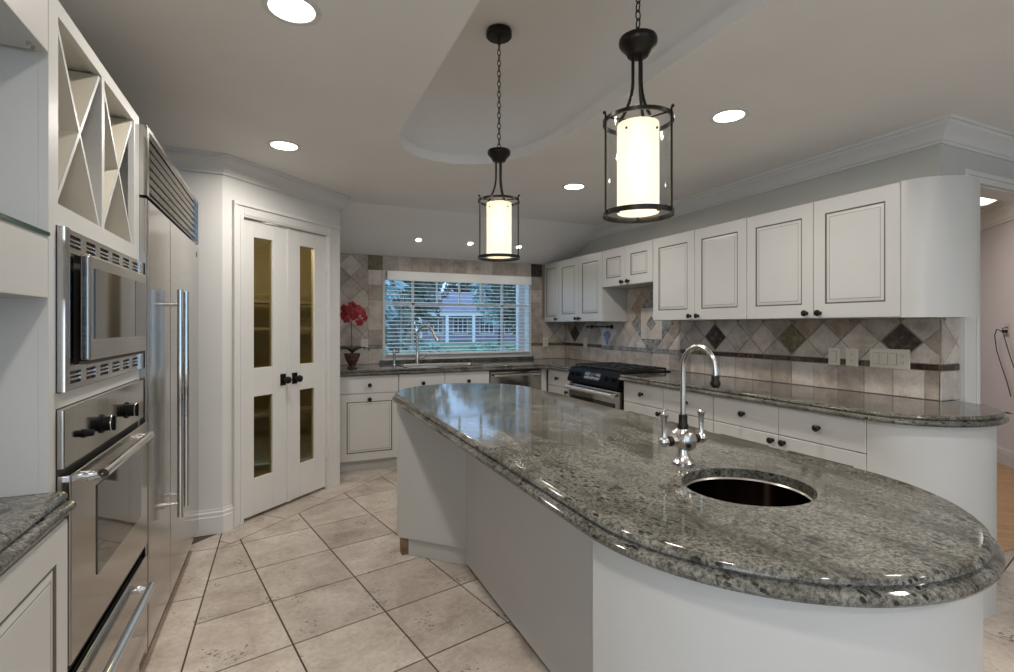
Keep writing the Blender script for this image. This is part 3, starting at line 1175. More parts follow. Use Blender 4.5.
# worktop: window run, corner, right run to the rounded end, notched for the range
SX0, SX1, SY0, SY1 = 1.08, 1.86, 4.79, 5.12
outline = [(C2.x + 0.002, 4.655), (2.43, 4.655), (2.515, 4.57), (2.515, 4.188), (3.06, 4.188), (3.06, 3.388), (2.515, 3.388), (2.515, 1.5)]
mask = [1, 1, 1, 0, 0, 0, 1]
cv = arc(2.905, 1.5, 0.39, 0.33, 180, 360, 32)[1:]
outline += cv + [(3.295, 1.5035), (XR - 0.0100, 1.5035), (XR - 0.0100, YB - 0.0100), (C2.x + 0.002, YB - 0.0100)]
mask += [1] * len(cv) + [0, 0, 0, 0, 0]
sink_hole = [(SX0 + dx, SY0 + dy) for dx, dy in [(0.04, 0), (0.74, 0), (0.768, 0.012), (0.78, 0.04), (0.78, 0.29), (0.768, 0.318), (0.74, 0.33), (0.04, 0.33), (0.012, 0.318), (0, 0.29), (0, 0.04), (0.012, 0.012)]]
wt = worktop('granite_worktop', outline, 0.92, [sink_hole], mask)
tag(wt, 'grey green granite worktop running along window and right wall around the range', 'countertop')

# kitchen sink, faucet, dispenser
t = thing('kitchen_sink', 'stainless steel sink set in the granite under the window', 'sink', (1.47, 4.955, 0.92))
mb = MB()


def rr(w, h, z, r=0.04):
    out = []
    for cx, cy, a in ((w - r, h - r, 0), (-w + r, h - r, 90), (-w + r, -h + r, 180), (w - r, -h + r, 270)):
        out += [(x, y, z) for x, y in arc(cx, cy, r, r, a, a + 90, 5)]
    return out


mb.rings([rr(0.402, 0.177, 0.001), rr(0.402, 0.177, 0.005), rr(0.385, 0.16, 0.005), rr(0.38, 0.155, -0.01), rr(0.37, 0.145, -0.17), rr(0.33, 0.11, -0.19)], 0, False, True)
mb.build('basin', M['steelh'], t)
mb = MB()
mb.lathe([(0.045, -0.1885), (0.04, -0.186), (0.03, -0.187), (0.0005, -0.188)], (0, 0, 0), 20)
mb.build('drain', M['chrome'], t)

t = thing('kitchen_faucet', 'tall chrome gooseneck faucet behind the sink at the window', 'faucet', (1.285, 5.19, 0.92))
mb = MB()
mb.lathe([(0.028, 0.0005), (0.028, 0.006), (0.020, 0.012), (0.018, 0.11), (0.014, 0.118), (0.0125, 0.13)], (0, 0, 0), 20, cap0=True)
mb.build('base', M['nickel'], t)
mb = MB()
d = Vector((0.75, -0.66, 0))
pts = [(0, 0, 0.125), (0, 0, 0.30)]
for k in range(0, 10):
    a = PI - k / 9 * PI * 0.9
    pts.append(tuple(d * (0.095 + 0.095 * math.cos(a)) + Vector((0, 0, 0.30 + 0.095 * math.sin(a)))))
mb.tube(pts, 0.0125, 14)
mb.build('spout', M['nickel'], t)
mb = MB()
p1, p2 = Vector(pts[-1]), Vector(pts[-1]) + (Vector(pts[-1]) - Vector(pts[-2])).normalized() * 0.09
mb.tube([p1, p1.lerp(p2, 0.2), p2], [0.0135, 0.016, 0.018], 14)
mb.build('spray_head', M['nickel'], t)
mb = MB()
mb.tube([(0.015, -0.005, 0.06), (0.06, -0.01, 0.065)], 0.009, 10)
mb.tube([(0.06, -0.01, 0.06), (0.085, -0.015, 0.11)], 0.005, 10)
mb.build('lever', M['nickel'], t)
t = thing('soap_dispenser', 'slim chrome soap dispenser standing left of the kitchen faucet', 'soap dispenser', (1.02, 5.06, 0.92))
mb = MB()
mb.lathe([(0.020, 0.0005), (0.020, 0.006), (0.013, 0.014), (0.011, 0.10), (0.0145, 0.12), (0.0145, 0.15), (0.009, 0.165), (0.0005, 0.168)], (0, 0, 0), 16, cap0=True)
mb.build('body', M['nickel'], t)
mb = MB()
mb.tube([(0, 0, 0.155), (0.02, -0.03, 0.162), (0.035, -0.06, 0.150)], 0.006, 10)
mb.build('nozzle', M['nickel'], t)

# ------------------------------------------------------------------ range
t = thing('gas_range', 'black and steel slide-in gas range built into the right counter', 'range', (2.55, 4.183, 0), -90)
RW = 0.79
mb = MB()
mb.box(0, RW, 0.0, 0.5, 0.08, 0.915)
mb.build('body', M['black'], t)
mb = MB()
mb.box(0.02, RW - 0.02, 0.06, 0.45, 0.0, 0.0795)
mb.build('toe_kick', M['slot'], t)
mb = MB()
mb.rings([[(0.0, -0.055, 0.795), (0.0, 0.0, 0.79), (0.0, 0.0, 0.925), (0.0, -0.015, 0.925), (0.0, -0.06, 0.815)],
          [(RW, -0.055, 0.795), (RW, 0.0, 0.79), (RW, 0.0, 0.925), (RW, -0.015, 0.925), (RW, -0.06, 0.815)]])
cp = mb.build('control_panel', M['black'], t, bevel=0.004)
sl = math.atan2(0.045, 0.11)


def panel_mtx(x, k):      # a point on the slanted panel, k = 0 bottom, 1 top
    return Matrix.Translation((x, -0.06 + 0.045 * k, 0.815 + 0.11 * k)) @ Matrix.Rotation(-sl, 4, 'X')


mb = MB(panel_mtx(0.40, 0.52))
mb.box(-0.125, 0.125, -0.003, 0.001, -0.034, 0.034, 0)
mb.box(-0.05, 0.05, -0.005, -0.003, 0.004, 0.026, 1)
for c in range(7):
    for r in range(2):
        if r == 1 and 2 <= c <= 4:
            continue
        mb.box(-0.118 + c * 0.0345, -0.118 + c * 0.0345 + 0.026, -0.005, -0.003, -0.026 + r * 0.03, -0.008 + r * 0.03, 2)
mb.build('display', [M['blackglass'], M['slot'], M['panelgrey']], cp, smooth=0)
for x in (0.07, 0.17, 0.62, 0.72):
    mb = MB(panel_mtx(x, 0.5))
    mb.lathe([(0.021, 0.0), (0.021, 0.006), (0.017, 0.008), (0.016, 0.026), (0.013, 0.029), (0.0005, 0.029)], (0, 0, 0), 20, axis='y')
    mb.box(-0.004, 0.004, -0.034, -0.02, -0.016, 0.016)
    mb.build('knob', M['black'], cp)
mb = MB()
mb.box(0.004, RW - 0.004, -0.04, -0.0005, 0.27, 0.775)
od = mb.build('oven_door', M['steelh'], t, bevel=0.004)
mb = MB()
mb.box(0.06, RW - 0.06, -0.044, -0.041, 0.36, 0.672)
mb.build('window', M['blackglass'], od)
mb = MB()
mb.tube([(0.03, -0.085, 0.742), (RW - 0.03, -0.085, 0.742)], 0.019, 14)
for x in (0.08, RW - 0.08):
    mb.tube([(x, -0.085, 0.742), (x, -0.04, 0.742)], 0.011, 10)
mb.build('handle', M['satin'], od)
mb = MB()
mb.box(0.004, RW - 0.004, -0.035, -0.0005, 0.085, 0.262)
mb.build('drawer', M['steelh'], t, bevel=0.004)
mb = MB()
mb.box(0.0, RW, -0.012, 0.5, 0.9155, 0.93)
mb.build('cooktop', M['black'], t, bevel=0.004)
for g in range(3):
    x0, x1 = 0.02 + g * 0.252, 0.02 + g * 0.252 + 0.246
    mb = MB()
    for a, b, c, d in ((x0, x1, 0.02, 0.034), (x0, x1, 0.456, 0.47), (x0, x0 + 0.012, 0.034, 0.456), (x1 - 0.012, x1, 0.034, 0.456)):
        mb.box(a, b, c, d, 0.945, 0.958)
    xm = (x0 + x1) / 2
    mb.box(xm - 0.006, xm + 0.006, 0.034, 0.456, 0.948, 0.962)
    for yy in (0.13, 0.245, 0.36):
        mb.box(x0 + 0.012, x1 - 0.012, yy - 0.006, yy + 0.006, 0.948, 0.962)
    for xx in (x0, x1 - 0.012):
        for yy in (0.02, 0.458):
            mb.box(xx, xx + 0.012, yy, yy + 0.012, 0.9302, 0.945)
    mb.build('grate', M['iron'], t, bevel=0.002)
for (x, y) in ((0.145, 0.13), (0.145, 0.36), (0.395, 0.245), (0.645, 0.13), (0.645, 0.36)):
    mb = MB()
    mb.lathe([(0.05, 0.9302), (0.05, 0.936), (0.036, 0.938), (0.036, 0.944), (0.0005, 0.945)], (x, y, 0), 24)
    mb.build('burner', M['iron'], t)

# paper towel bar on the splashback
t = thing('towel_bar', 'short black bar holder under the wall cabinet left of the range', 'towel bar', (XR - 0.009, 4.61, 1.308), -90)
mb = MB()
mb.tube([(-0.20, -0.055, 0), (0.20, -0.055, 0)], 0.008, 12)
mb.build('bar', M['bronze'], t)
for x in (-0.19, 0.19):
    mb = MB()
    mb.lathe([(0.024, 0.0005), (0.024, 0.008), (0.010, 0.012), (0.009, 0.05), (0.013, 0.058), (0.011, 0.068), (0.0005, 0.07)], (x, 0, 0), 16, axis='y', cap0=True)
    mb.build('mount', M['bronze'], t)

# ------------------------------------------------------------------ island
IX, IR, IY0, IY1 = 1.0425, 0.4445, 0.90, 2.915
isl = thing('kitchen_island', 'long white island base with rounded ends standing in the middle of the kitchen', 'kitchen island', (IX, 1.9, 0))
R = 0.430
loc = lambda x, y: (x - IX, y - 1.9)
far = arc(IX, IY1, R, R, 0, 180, 32)
poly = [loc(*p) for p in [(IX + R, 1.10)] + far + [(0.924, 2.603), (0.924, 1.10)]]
mb = MB()
mb.prism(poly, 0.1, 0.871)
mb.box(IX + R - 0.02 - IX, R, 0.9145 - 1.9, 1.10 - 1.9, 0.1, 0.871)
mb.build('body', M['cab'], isl)
near = [loc(*p) for p in arc(IX, 0.9145, R + 0.004, R + 0.013, 180, 360, 40)]
mb = MB()
mb.rings([[(x, y, 0.02) for x, y in near], [(x, y, 0.62) for x, y in near]])
mb.rings([[(x, y, 0.62) for x, y in near], [(x, y, 0.871) for x, y in near]], 0, False, False, closed=False)
mb.build('rounded_end', M['cab'], isl)
mb = MB()
mb.box(0.914 - IX, 0.9235 - IX, 0.915 - 1.9, 2.603 - 1.9, 0.03, 0.871)
mb.build('side_panel', M['cab'], isl)
mb = MB()
kick = [(IX + R - 0.05, 0.93)] + arc(IX, IY1, R - 0.055, R - 0.055, 0, 150, 24) + [(0.665, 2.89), (0.945, 2.615), (0.945, 0.93)]
mb.prism([loc(*p) for p in kick], 0.0, 0.0995)
mb.build('toe_kick', M['cab'], isl)
mb = MB()
mb.box(0.628 - IX, 0.662 - IX, 2.895 - 1.9, 2.95 - 1.9, 0.0, 0.0985)
mb.build('toe_end', M['woodraw'], isl)
iso = arc(IX, IY0, IR, IR, 180, 360, 48) + arc(IX, IY1, IR, IR, 0, 180, 48)
hole = arc(1.063, 0.913, 0.158, 0.150, 0, 360, 40)[:-1]
it = worktop('island_countertop', iso, 0.92, [hole])
tag(it, 'oval grey green granite top with stepped edge on the white island', 'countertop')
# bar sink
t = thing('bar_sink', 'small round dark metal bar sink sunk into the island top', 'sink', (1.063, 0.913, 0.897))
t.scale = (1.0, 0.949, 1.0)
mb = MB()
prof = [(0.1572, -0.0005), (0.1535, -0.0008), (0.150, -0.005), (0.1495, -0.03), (0.142, -0.09), (0.130, -0.13), (0.10, -0.15), (0.05, -0.156), (0.0005, -0.157)]
mb.lathe(prof, (0, 0, 0), 40, mats=[1, 1, 0, 0, 0, 0, 0, 0])
mb.build('bowl', [M['copper'], M['nickel']], t)
mb = MB()
mb.lathe([(0.05, -0.1555), (0.047, -0.152), (0.035, -0.153), (0.0005, -0.154)], (0, 0, 0), 24)
mb.build('drain', M['nickel'], t)
# bar faucet
t = thing('bar_faucet', 'satin nickel gooseneck bar faucet with two levers and black collars on the island', 'faucet', (1.066, 1.135, 0.92))
mb = MB()
mb.lathe([(0.032, 0.0005), (0.032, 0.004), (0.028, 0.008), (0.020, 0.020), (0.0155, 0.034), (0.015, 0.042), (0.022, 0.050), (0.0265, 0.060), (0.027, 0.075), (0.022, 0.088), (0.016, 0.096), (0.0135, 0.104)],
         (0, 0, 0), 28, cap0=True)
mb.lathe([(0.026, -0.032), (0.028, -0.028), (0.028, 0.0)], (0, 0, 0.068), 8, axis='y')
mb.lathe([(0.0005, 0.034), (0.022, 0.033), (0.026, 0.030), (0.028, 0.026), (0.028, 0.0)], (0, 0, 0.068), 8, axis='y')
mb.lathe([(0.012, -0.05), (0.012, 0.05)], (0, 0, 0.068), 16, axis='x')
mb.build('body', M['nickel'], t)
mb = MB()
mb.lathe([(0.0145, 0.098), (0.0155, 0.104), (0.0155, 0.112), (0.0125, 0.116), (0.0125, 0.140), (0.010, 0.142)], (0, 0, 0), 20)
mb.build('collar', M['bronze'], t)
mb = MB()
pts = [(0, 0, 0.138), (0, 0, 0.20), (0, 0, 0.278)]
for k in range(1, 17):
    a = PI - k / 16 * PI
    pts.append((0, -(0.06 + 0.06 * math.cos(a)), 0.278 + 0.062 * math.sin(a)))
pts.append((0, -0.12, 0.262))
mb.tube(pts, 0.0078, 16)
mb.build('spout', M['nickel'], t)
mb = MB()
mb.lathe([(0.009, 0.266), (0.011, 0.262), (0.0105, 0.252), (0.0135, 0.247), (0.0135, 0.240), (0.009, 0.233), (0.0005, 0.233)], (0, -0.12, 0), 20)
mb.build('nozzle', M['bronze'], t)
for s in (-1, 1):
    mb = MB()
    mb.lathe([(0.0135, 0.042), (0.015, 0.044), (0.015, 0.054), (0.0135, 0.056)] if s > 0 else [(0.0135, -0.056), (0.015, -0.054), (0.015, -0.044), (0.0135, -0.042)], (0, 0, 0.068), 16, axis='x', cap0=True, cap1=True)
    hd = mb.build('handle', M['bronze'], t)
    mb = MB()
    mb.ball((s * 0.070, 0, 0.068), 0.0165, 18, 10)
    mb.lathe([(0.009, 0.078), (0.0068, 0.088), (0.0065, 0.10), (0.0085, 0.13), (0.011, 0.142), (0.0115, 0.146), (0.008, 0.150), (0.004, 0.152), (0.004, 0.157), (0.0005, 0.159)], (s * 0.070, 0, 0), 16)
    mb.build('lever', M['nickel'], hd)

# ------------------------------------------------------------------ left wall: tall oven unit, refrigerator
TX, TY0, TY1 = -0.492, 1.4375, 2.213
MT = lambda y, z=0: (TX, y, z)
tw = thing('oven_tower_cabinet', 'tall white built-in cabinet with crossed wine rack above the microwave and oven', 'cabinet', (TX, TY0, 0), 90)
W = TY1 - TY0
dep = 0.595
mb = MB()
mb.box(0, 0.02, 0.0, dep, 0, 2.073)
mb.box(W - 0.02, W, 0.0, dep, 0, 2.073)
mb.box(0.02, W - 0.02, dep - 0.012, dep, 0, 2.073)
mb.box(0.02, W - 0.02, 0.0, dep - 0.012, 2.042, 2.073)
mb.box(0.02, W - 0.02, 0.01, dep - 0.012, 1.575, 1.592)
mb.box(0.02, W - 0.02, 0.01, dep - 0.012, 1.13, 1.155)
mb.build('carcass', M['cab'], tw)
mb = MB()
mb.box(0, 0.053, -0.018, -0.0003, 1.602, 2.073)
mb.box(W - 0.068, W, -0.018, -0.0003, 1.602, 2.073)
mb.box(0.053, W - 0.068, -0.018, -0.0003, 2.036, 2.073)
mb.box(0.0, W, -0.018, -0.0003, 1.552, 1.602)
mb.box(0.362, 0.386, -0.018, 0.30, 1.602, 2.036)
mb.box(0, 0.038, -0.018, -0.0003, 0.02, 1.552)
mb.box(W - 0.012, W, -0.018, -0.0003, 0.02, 1.552)
mb.box(0.038, W - 0.012, -0.018, -0.0003, 1.128, 1.164)
mb.build('face_frame', M['cab'], tw, smooth=0)
for (a, b) in ((0.053, 0.362), (0.386, W - 0.068)):
    z0, z1 = 1.602, 2.036
    for s in (0, 1):
        mb = MB()
        ang = math.atan2(z1 - z0, b - a) * (1 if s == 0 else -1)
        ln = math.hypot(z1 - z0, b - a) / 2 - 0.004
        mb.mtx = Matrix.Translation(((a + b) / 2, 0, (z0 + z1) / 2)) @ Matrix.Rotation(-ang, 4, 'Y')
        mb.box(-ln, ln, -0.010 if s == 0 else -0.0098, 0.30, -0.006, 0.006, 1)
        mb.box(-ln, ln, -0.013 if s == 0 else -0.0128, -0.0101, -0.006, 0.006, 0)
        mb.build('rack_board', [M['cab'], M['rack']], tw, smooth=0)
    mb = MB()
    mb.box(a - 0.02, b + 0.02, 0.302, 0.312, 1.594, 2.04)
    mb.build('rack_back', M['rack'], tw)

# microwave in its trim kit
mw = thing('microwave', 'stainless built-in microwave with vented trim above the wall oven', 'microwave', (TX, TY0, 1.166), 90)
MWW = (0.042, W - 0.014)
z1 = 0.384
mb = MB()
a, b = MWW
yb, yf = -0.019, -0.034
mb.box(a, a + 0.03, yf, yb, 0, z1)
mb.box(b - 0.03, b, yf, yb, 0, z1)
mb.box(a + 0.03, b - 0.03, yf + .006, yb, 0.0, 0.014)
mb.box(a + 0.03, b - 0.03, yf + .006, yb, 0.044, 0.058)
mb.box(a + 0.03, b - 0.03, yf + .006, yb, z1 - 0.012, z1)
mb.box(a + 0.03, b - 0.03, yf + .006, yb, z1 - 0.056, z1 - 0.042)
n = 6
for (zz0, zz1) in ((0.014, 0.044), (z1 - 0.042, z1 - 0.012)):
    for k in range(n + 1):
        x = a + 0.03 + (b - a - 0.06) * k / n
        mb.box(max(a + 0.03, x - 0.02), min(b - 0.03, x + 0.02), yf + .006, yb, zz0, zz1)
    for k in (1, 2):
        zz = zz0 + (zz1 - zz0) * k / 3
        mb.box(a + 0.03, b - 0.03, yf + .008, yb + .001, zz - 0.0025, zz + 0.0025)
mb.box(a + 0.03, a + 0.085, yf + .010, yb, 0.058, z1 - 0.056)
mb.box(b - 0.08, b - 0.03, yf + .010, yb, 0.058, z1 - 0.056)
mb.build('trim_kit', M['steel'], mw, smooth=0)
mb = MB()
mb.box(a + 0.01, b - 0.01, -0.0185, 0.40, -0.004, z1 - 0.012)
mb.build('housing', M['slot'], mw)
mb = MB()
da, db = 0.128, W - 0.075
mb.box(da, db, -0.056, -0.0345, 0.066, z1 - 0.052)
dr = mb.build('door', M['steel'], mw, bevel=0.006)
mb = MB()
mb.box(da + 0.035, db - 0.03, -0.0585, -0.0563, 0.120, z1 - 0.085)
mb.build('window', M['ovenglass'], dr)
mb = MB()
mb.box(db - 0.16, db - 0.028, -0.0592, -0.0586, 0.120, z1 - 0.085)
mb.build('control_strip', M['blackglass'], dr)
mb = MB()
mb.box(da, db, -0.05, -0.035, 0.058, 0.0655)
mb.build('gap_strip', M['slot'], mw)

# wall oven
ov = thing('wall_oven', 'stainless wall oven with two bar handles below the microwave', 'oven', (TX, TY0, 0), 90)
mb = MB()
mb.box(0.040, W - 0.014, -0.018, 0.5, 0.10, 1.127)
mb.build('housing', M['slot'], ov)
mb = MB()
mb.box(0.038, W - 0.012, -0.034, -0.0185, 0.988, 1.126)
cp = mb.build('control_panel', M['steelh'], ov, bevel=0.003)
for x, r, l in ((0.162, 0.009, 0.018), (0.30, 0.021, 0.024), (0.545, 0.021, 0.024)):
    mb = MB()
    mb.lathe([(r * 1.25, 0.0), (r * 1.25, 0.004), (r, 0.006), (r * 0.94, l), (r * 0.8, l + 0.003), (0.0005, l + 0.003)], (x, -0.034, 1.048), 22, axis='y')
    if r > 0.02:
        mb.box(x - 0.005, x + 0.005, -0.034 - l - 0.008, -0.034 - l, 1.048 - 0.02, 1.048 + 0.02)
    mb.build('knob', M['black'], cp)
    if r > 0.02:
        mb = MB()
        mb.lathe([(r * 0.96, l - 0.001), (r * 1.0, l), (r * 0.96, l + 0.0015)], (x, -0.034, 1.048), 22, axis='y')
        mb.box(x - 0.0015, x + 0.0015, -0.0345, -0.034, 1.083, 1.10)
        mb.build('knob_ring', M['chrome'], cp)
mb = MB()
mb.box(0.038, W - 0.012, -0.046, -0.0185, 0.532, 0.974)
od = mb.build('oven_door', M['steelh'], ov, bevel=0.004)
mb = MB()
mb.box(0.215, W - 0.115, -0.0485, -0.0462, 0.665, 0.90)
mb.build('window', M['ovenglass'], od)


def bar_handle(parent, x0, x1, z, base, out):
    mb = MB()
    mb.tube([(x0 - 0.012, -out, z), (x1 + 0.012, -out, z)], 0.0125, 16)
    for x in (x0, x1):
        mb.tube([(x, -out, z), (x, -out * 0.7 - base * 0.3, z - 0.002), (x, -base, z - 0.004)], [0.0125, 0.0115, 0.014], 14)
    mb.build('handle', M['chrome'], parent)


bar_handle(od, 0.157, 0.632, 0.945, 0.046, 0.078)
mb = MB()
mb.box(0.038, W - 0.012, -0.03, -0.0185, 0.50, 0.528)
mb.box(0.038, W - 0.012, -0.034, -0.0185, 0.512, 0.516)
mb.build('vent_strip', M['black'], ov)
mb = MB()
mb.box(0.038, W - 0.012, -0.046, -0.0185, 0.16, 0.494)
wd = mb.build('drawer', M['steelh'], ov, bevel=0.004)
bar_handle(wd, 0.157, 0.655, 0.418, 0.046, 0.078)
mb = MB()
mb.box(0.038, W - 0.012, 0.045, 0.06, 0.0, 0.0995)
mb.build('toe_kick', M['woodraw'], ov)

# refrigerator
FX, FY0, FY1 = -0.45, 2.2145, 3.452
fr = thing('refrigerator', 'wide built-in stainless side-by-side refrigerator with louvred top grille', 'refrigerator', (FX, FY0, 0), 90)
FW = FY1 - FY0
mb = MB()
mb.box(0.004, FW - 0.004, 0.04, 0.62, 0.10, 2.045)
mb.build('cabinet_body', M['slot'], fr)
mb = MB()
mb.box(0, 0.03, 0.0, 0.05, 1.795, 2.05)
mb.box(FW - 0.012, FW, 0.0, 0.05, 1.795, 2.05)
mb.box(0.03, FW - 0.012, 0.0, 0.05, 2.036, 2.05)
n = 7
for k in range(n):
    z = 1.797 + k * 0.0338
    mb.add([(0.03, 0.002, z), (FW - 0.012, 0.002, z), (FW - 0.012, 0.020, z + 0.031), (0.03, 0.020, z + 0.031),
            (0.03, 0.026, z), (FW - 0.012, 0.026, z), (FW - 0.012, 0.026, z + 0.031), (0.03, 0.026, z + 0.031)],
           [(0, 1, 2, 3), (5, 4, 7, 6), (0, 4, 5, 1), (3, 2, 6, 7), (0, 3, 7, 4), (1, 5, 6, 2)])
mb.build('grille', M['steel'], fr, smooth=0)
mb = MB()
mb.box(0.0, 0.022, 0.004, 0.045, 0.12, 1.785)
mb.build('side_trim', M['steel'], fr, bevel=0.002)
SP = 2.63 - FY0
for a, b, hx in ((0.026, SP - 0.003, SP - 0.066), (SP + 0.003, FW - 0.002, SP + 0.078)):
    mb = MB()
    mb.box(a, b, 0.0, 0.04, 0.13, 1.784)
    d = mb.build('door', M['steel'], fr, bevel=0.004)
    mb = MB()
    mb.tube([(hx, -0.048, 0.496), (hx, -0.048, 1.475)], 0.012, 16)
    for z in (0.555, 1.413):
        mb.tube([(hx, -0.048, z), (hx, 0.0, z)], 0.007, 10)
    mb.build('handle', M['chrome'], d)
mb = MB()
mb.box(FW - 0.085, FW - 0.065, -0.0015, -0.0002, 1.715, 1.742)
mb.build('badge', M['slot'], d)
mb = MB()
mb.box(0.01, FW - 0.002, 0.045, 0.07, 0.0, 0.0995)
mb.build('toe_kick', M['woodraw'], fr)

# left base cabinet with granite, display wall cabinet
LZ = 0.95
lb = thing('base_cabinet', 'white panelled base cabinet with granite top in front of the oven tower', 'cabinet', (-0.452, 0.25, 0), 90)
LW = TY0 - 0.022 - 0.25
mb = MB()
mb.box(0, LW, 0, 0.615, 0.1, LZ - 0.049)
mb.build('carcass', M['cab'], lb)
mb = MB()
mb.box(0, LW, 0.06, 0.615, 0, 0.0995)
mb.build('toe_kick', M['cab'], lb)
raised_door(lb, LW - 0.51, LW - 0.004, 0.105, LZ - 0.055, None, inset=0.062)
raised_door(lb, G, LW - 0.515, 0.105, LZ - 0.055, None, inset=0.062)
lw = worktop('granite_worktop', [(-1.078, 0.25), (-0.438, 0.25), (-0.438, TY0 - 0.0015), (-1.078, TY0 - 0.0015)], LZ, (), [0, 1, 0, 0])
tag(lw, 'short granite worktop on the base cabinet left of the wall oven', 'countertop')

dc = thing('display_cabinet', 'open white wall cabinet with glass shelf left of the oven tower', 'cabinet', (-0.470, 0.86, 1.38), 90)
DWD = TY0 - 0.0015 - 0.86
mb = MB()
mb.box(0, DWD - 0.012, 0.0, 0.585, 0.0, 0.135)
mb.box(0, DWD - 0.012, 0.0, 0.585, 0.54, 1.015)
mb.box(0, DWD - 0.012, 0.57, 0.585, 0.135, 0.54)
mb.build('carcass', M['cab'], dc, bevel=0.002)
mb = MB()
mb.box(0.0, DWD - 0.012, -0.001, 0.569, 0.1365, 0.1445, 0)
mb.box(0.0, DWD - 0.012, -0.0035, -0.0012, 0.1365, 0.1445, 1)
mb.build('glass_shelf', [M['shelfglass'], M['glassedge']], dc)
mb = MB()
mb.lathe([(0.004, 0.0), (0.004, 0.012), (0.0005, 0.012)], (DWD - 0.03, 0.02, 0.53), 10, cap0=True)
mb.lathe([(0.004, 0.0), (0.004, 0.012), (0.0005, 0.012)], (DWD - 0.05, 0.02, 0.53), 10, cap0=True)
mb.build('shelf_pin', M['nickel'], dc)

# ------------------------------------------------------------------ lamps
def pendant(loc, label, turn):
    p = thing('pendant_light', label, 'pendant light', loc, 0, 'pendants over the island')
    H0 = loc[2]
    zz = lambda z: z - H0
    mb = MB()
    mb.lathe([(0.0005, zz(2.866)), (0.066, zz(2.866)), (0.068, zz(2.860)), (0.068, zz(2.838)), (0.062, zz(2.832)), (0.012, zz(2.829)), (0.006, zz(2.815)), (0.0005, zz(2.815))], (0, 0, 0), 32)
    mb.build('canopy', M['bronze'], p)
    mb = MB()
    z, k = zz(2.822), 0
    while z > zz(2.245):
        pts = []
        for j in range(12):
            a = 2 * PI * j / 12
            w = 0.0085 * math.cos(a)
            h = 0.017 * math.sin(a)
            pts.append((w, 0, z - 0.014 + h) if k % 2 == 0 else (0, w, z - 0.014 + h))
        mb.tube(pts, 0.0022, 6, closed=True)
        z -= 0.0275
        k += 1
    mb.build('chain', M['bronze'], p)
    mb = MB()
    mb.lathe([(0.0005, zz(2.252)), (0.010, zz(2.252)), (0.011, zz(2.245)), (0.040, zz(2.243)), (0.058, zz(2.238)), (0.061, zz(2.230)), (0.060, zz(2.220)), (0.055, zz(2.212)), (0.046, zz(2.203)), (0.038, zz(2.192)), (0.033, zz(2.182)), (0.022, zz(2.178)), (0.0005, zz(2.178))],
             (0, 0, 0), 32)
    mb.build('cup', M['bronze'], p)
    for k in range(3):
        a = 0.5 + k * 2 * PI / 3
        mb = MB()
        pts = []
        for q in range(11):
            u = q / 10
            r = 0.016 + 0.094 * max(0, (u - 0.35) / 0.65) ** 2.2 * 0.45
            pts.append((r * math.cos(a), r * math.sin(a), zz(2.180) - u * 0.206))
        mb.tube(pts, 0.0052, 10)
        mb.build('rod', M['bronze'], p)
    mb = MB()
    for (z0, z1) in ((1.967, 1.979), (1.669, 1.684)):
        mb.lathe([(0.1045, zz(z0)), (0.111, zz(z0)), (0.111, zz(z1)), (0.1045, zz(z1)), (0.1045, zz(z0))], (0, 0, 0), 48)
    for k in range(3):
        a = turn + k * 2 * PI / 3
        c, s_ = math.cos(a), math.sin(a)
        mb.tube([(0.114 * c, 0.114 * s_, zz(1.672)), (0.114 * c, 0.114 * s_, zz(1.985))], 0.0034, 8)
        mb.ball((0.118 * c, 0.118 * s_, zz(1.988)), 0.0055, 10, 6)
        mb.tube([(0.0, 0.0, zz(1.974)), (0.108 * c, 0.108 * s_, zz(1.974))], 0.003, 8)
        mb.tube([(0.066 * c, 0.066 * s_, zz(1.679)), (0.108 * c, 0.108 * s_, zz(1.679))], 0.0025, 8)
    mb.build('frame', M['bronze'], p)
    mb = MB()
    mb.lathe([(0.103, zz(1.676)), (0.103, zz(1.974))], (0, 0, 0), 48)
    mb.build('glass_cylinder', M['glass'], p)
    mb = MB()
    mb.lathe([(0.063, zz(1.680)), (0.0655, zz(1.680)), (0.0655, zz(1.962)), (0.063, zz(1.962)), (0.063, zz(1.680))], (0, 0, 0), 40)
    sh = mb.build('lamp_shade', M['opal'], p)
    mb = MB()
    for a in (0.35 + PI, 0.35 + 1.5 * PI, 0.35, 0.35 + PI / 2):
        mb.ball((0.067 * math.cos(a), 0.067 * math.sin(a), zz(1.935)), 0.004, 8, 5)
    mb.build('shade_screw', M['bronze'], sh)
    mb = MB()
    mb.lathe([(0.0005, zz(1.972)), (0.014, zz(1.972)), (0.014, zz(1.91)), (0.018, zz(1.90)), (0.030, zz(1.85)), (0.030, zz(1.82)), (0.018, zz(1.795)), (0.0005, zz(1.79))], (0, 0, 0), 20)
    mb.build('bulb', M['bulb'], p)
    point_lamp('pendant_lamp', (loc[0], loc[1], 1.74), 0.025, PENDANT_W, (1.0, 0.86, 0.66))
    l = bpy.data.lights.new('pendant_downlight', 'SPOT')
    l.energy, l.spot_size, l.spot_blend, l.shadow_soft_size, l.color = 5.0, math.radians(140), 0.6, 0.04, (1.0, 0.90, 0.76)
    lo = bpy.data.objects.new('pendant_downlight', l)
    C.objects.link(lo)
    lo.location = (loc[0], loc[1], 1.675)
    return p


pendant((1.04, 2.44, 2.868), 'black bronze glass cylinder pendant farther from camera with full chain to its canopy visible', 1.17)
pendant((1.04, 1.306, 2.868), 'black bronze glass cylinder pendant nearer to the bar sink hanging in front', 0.90)


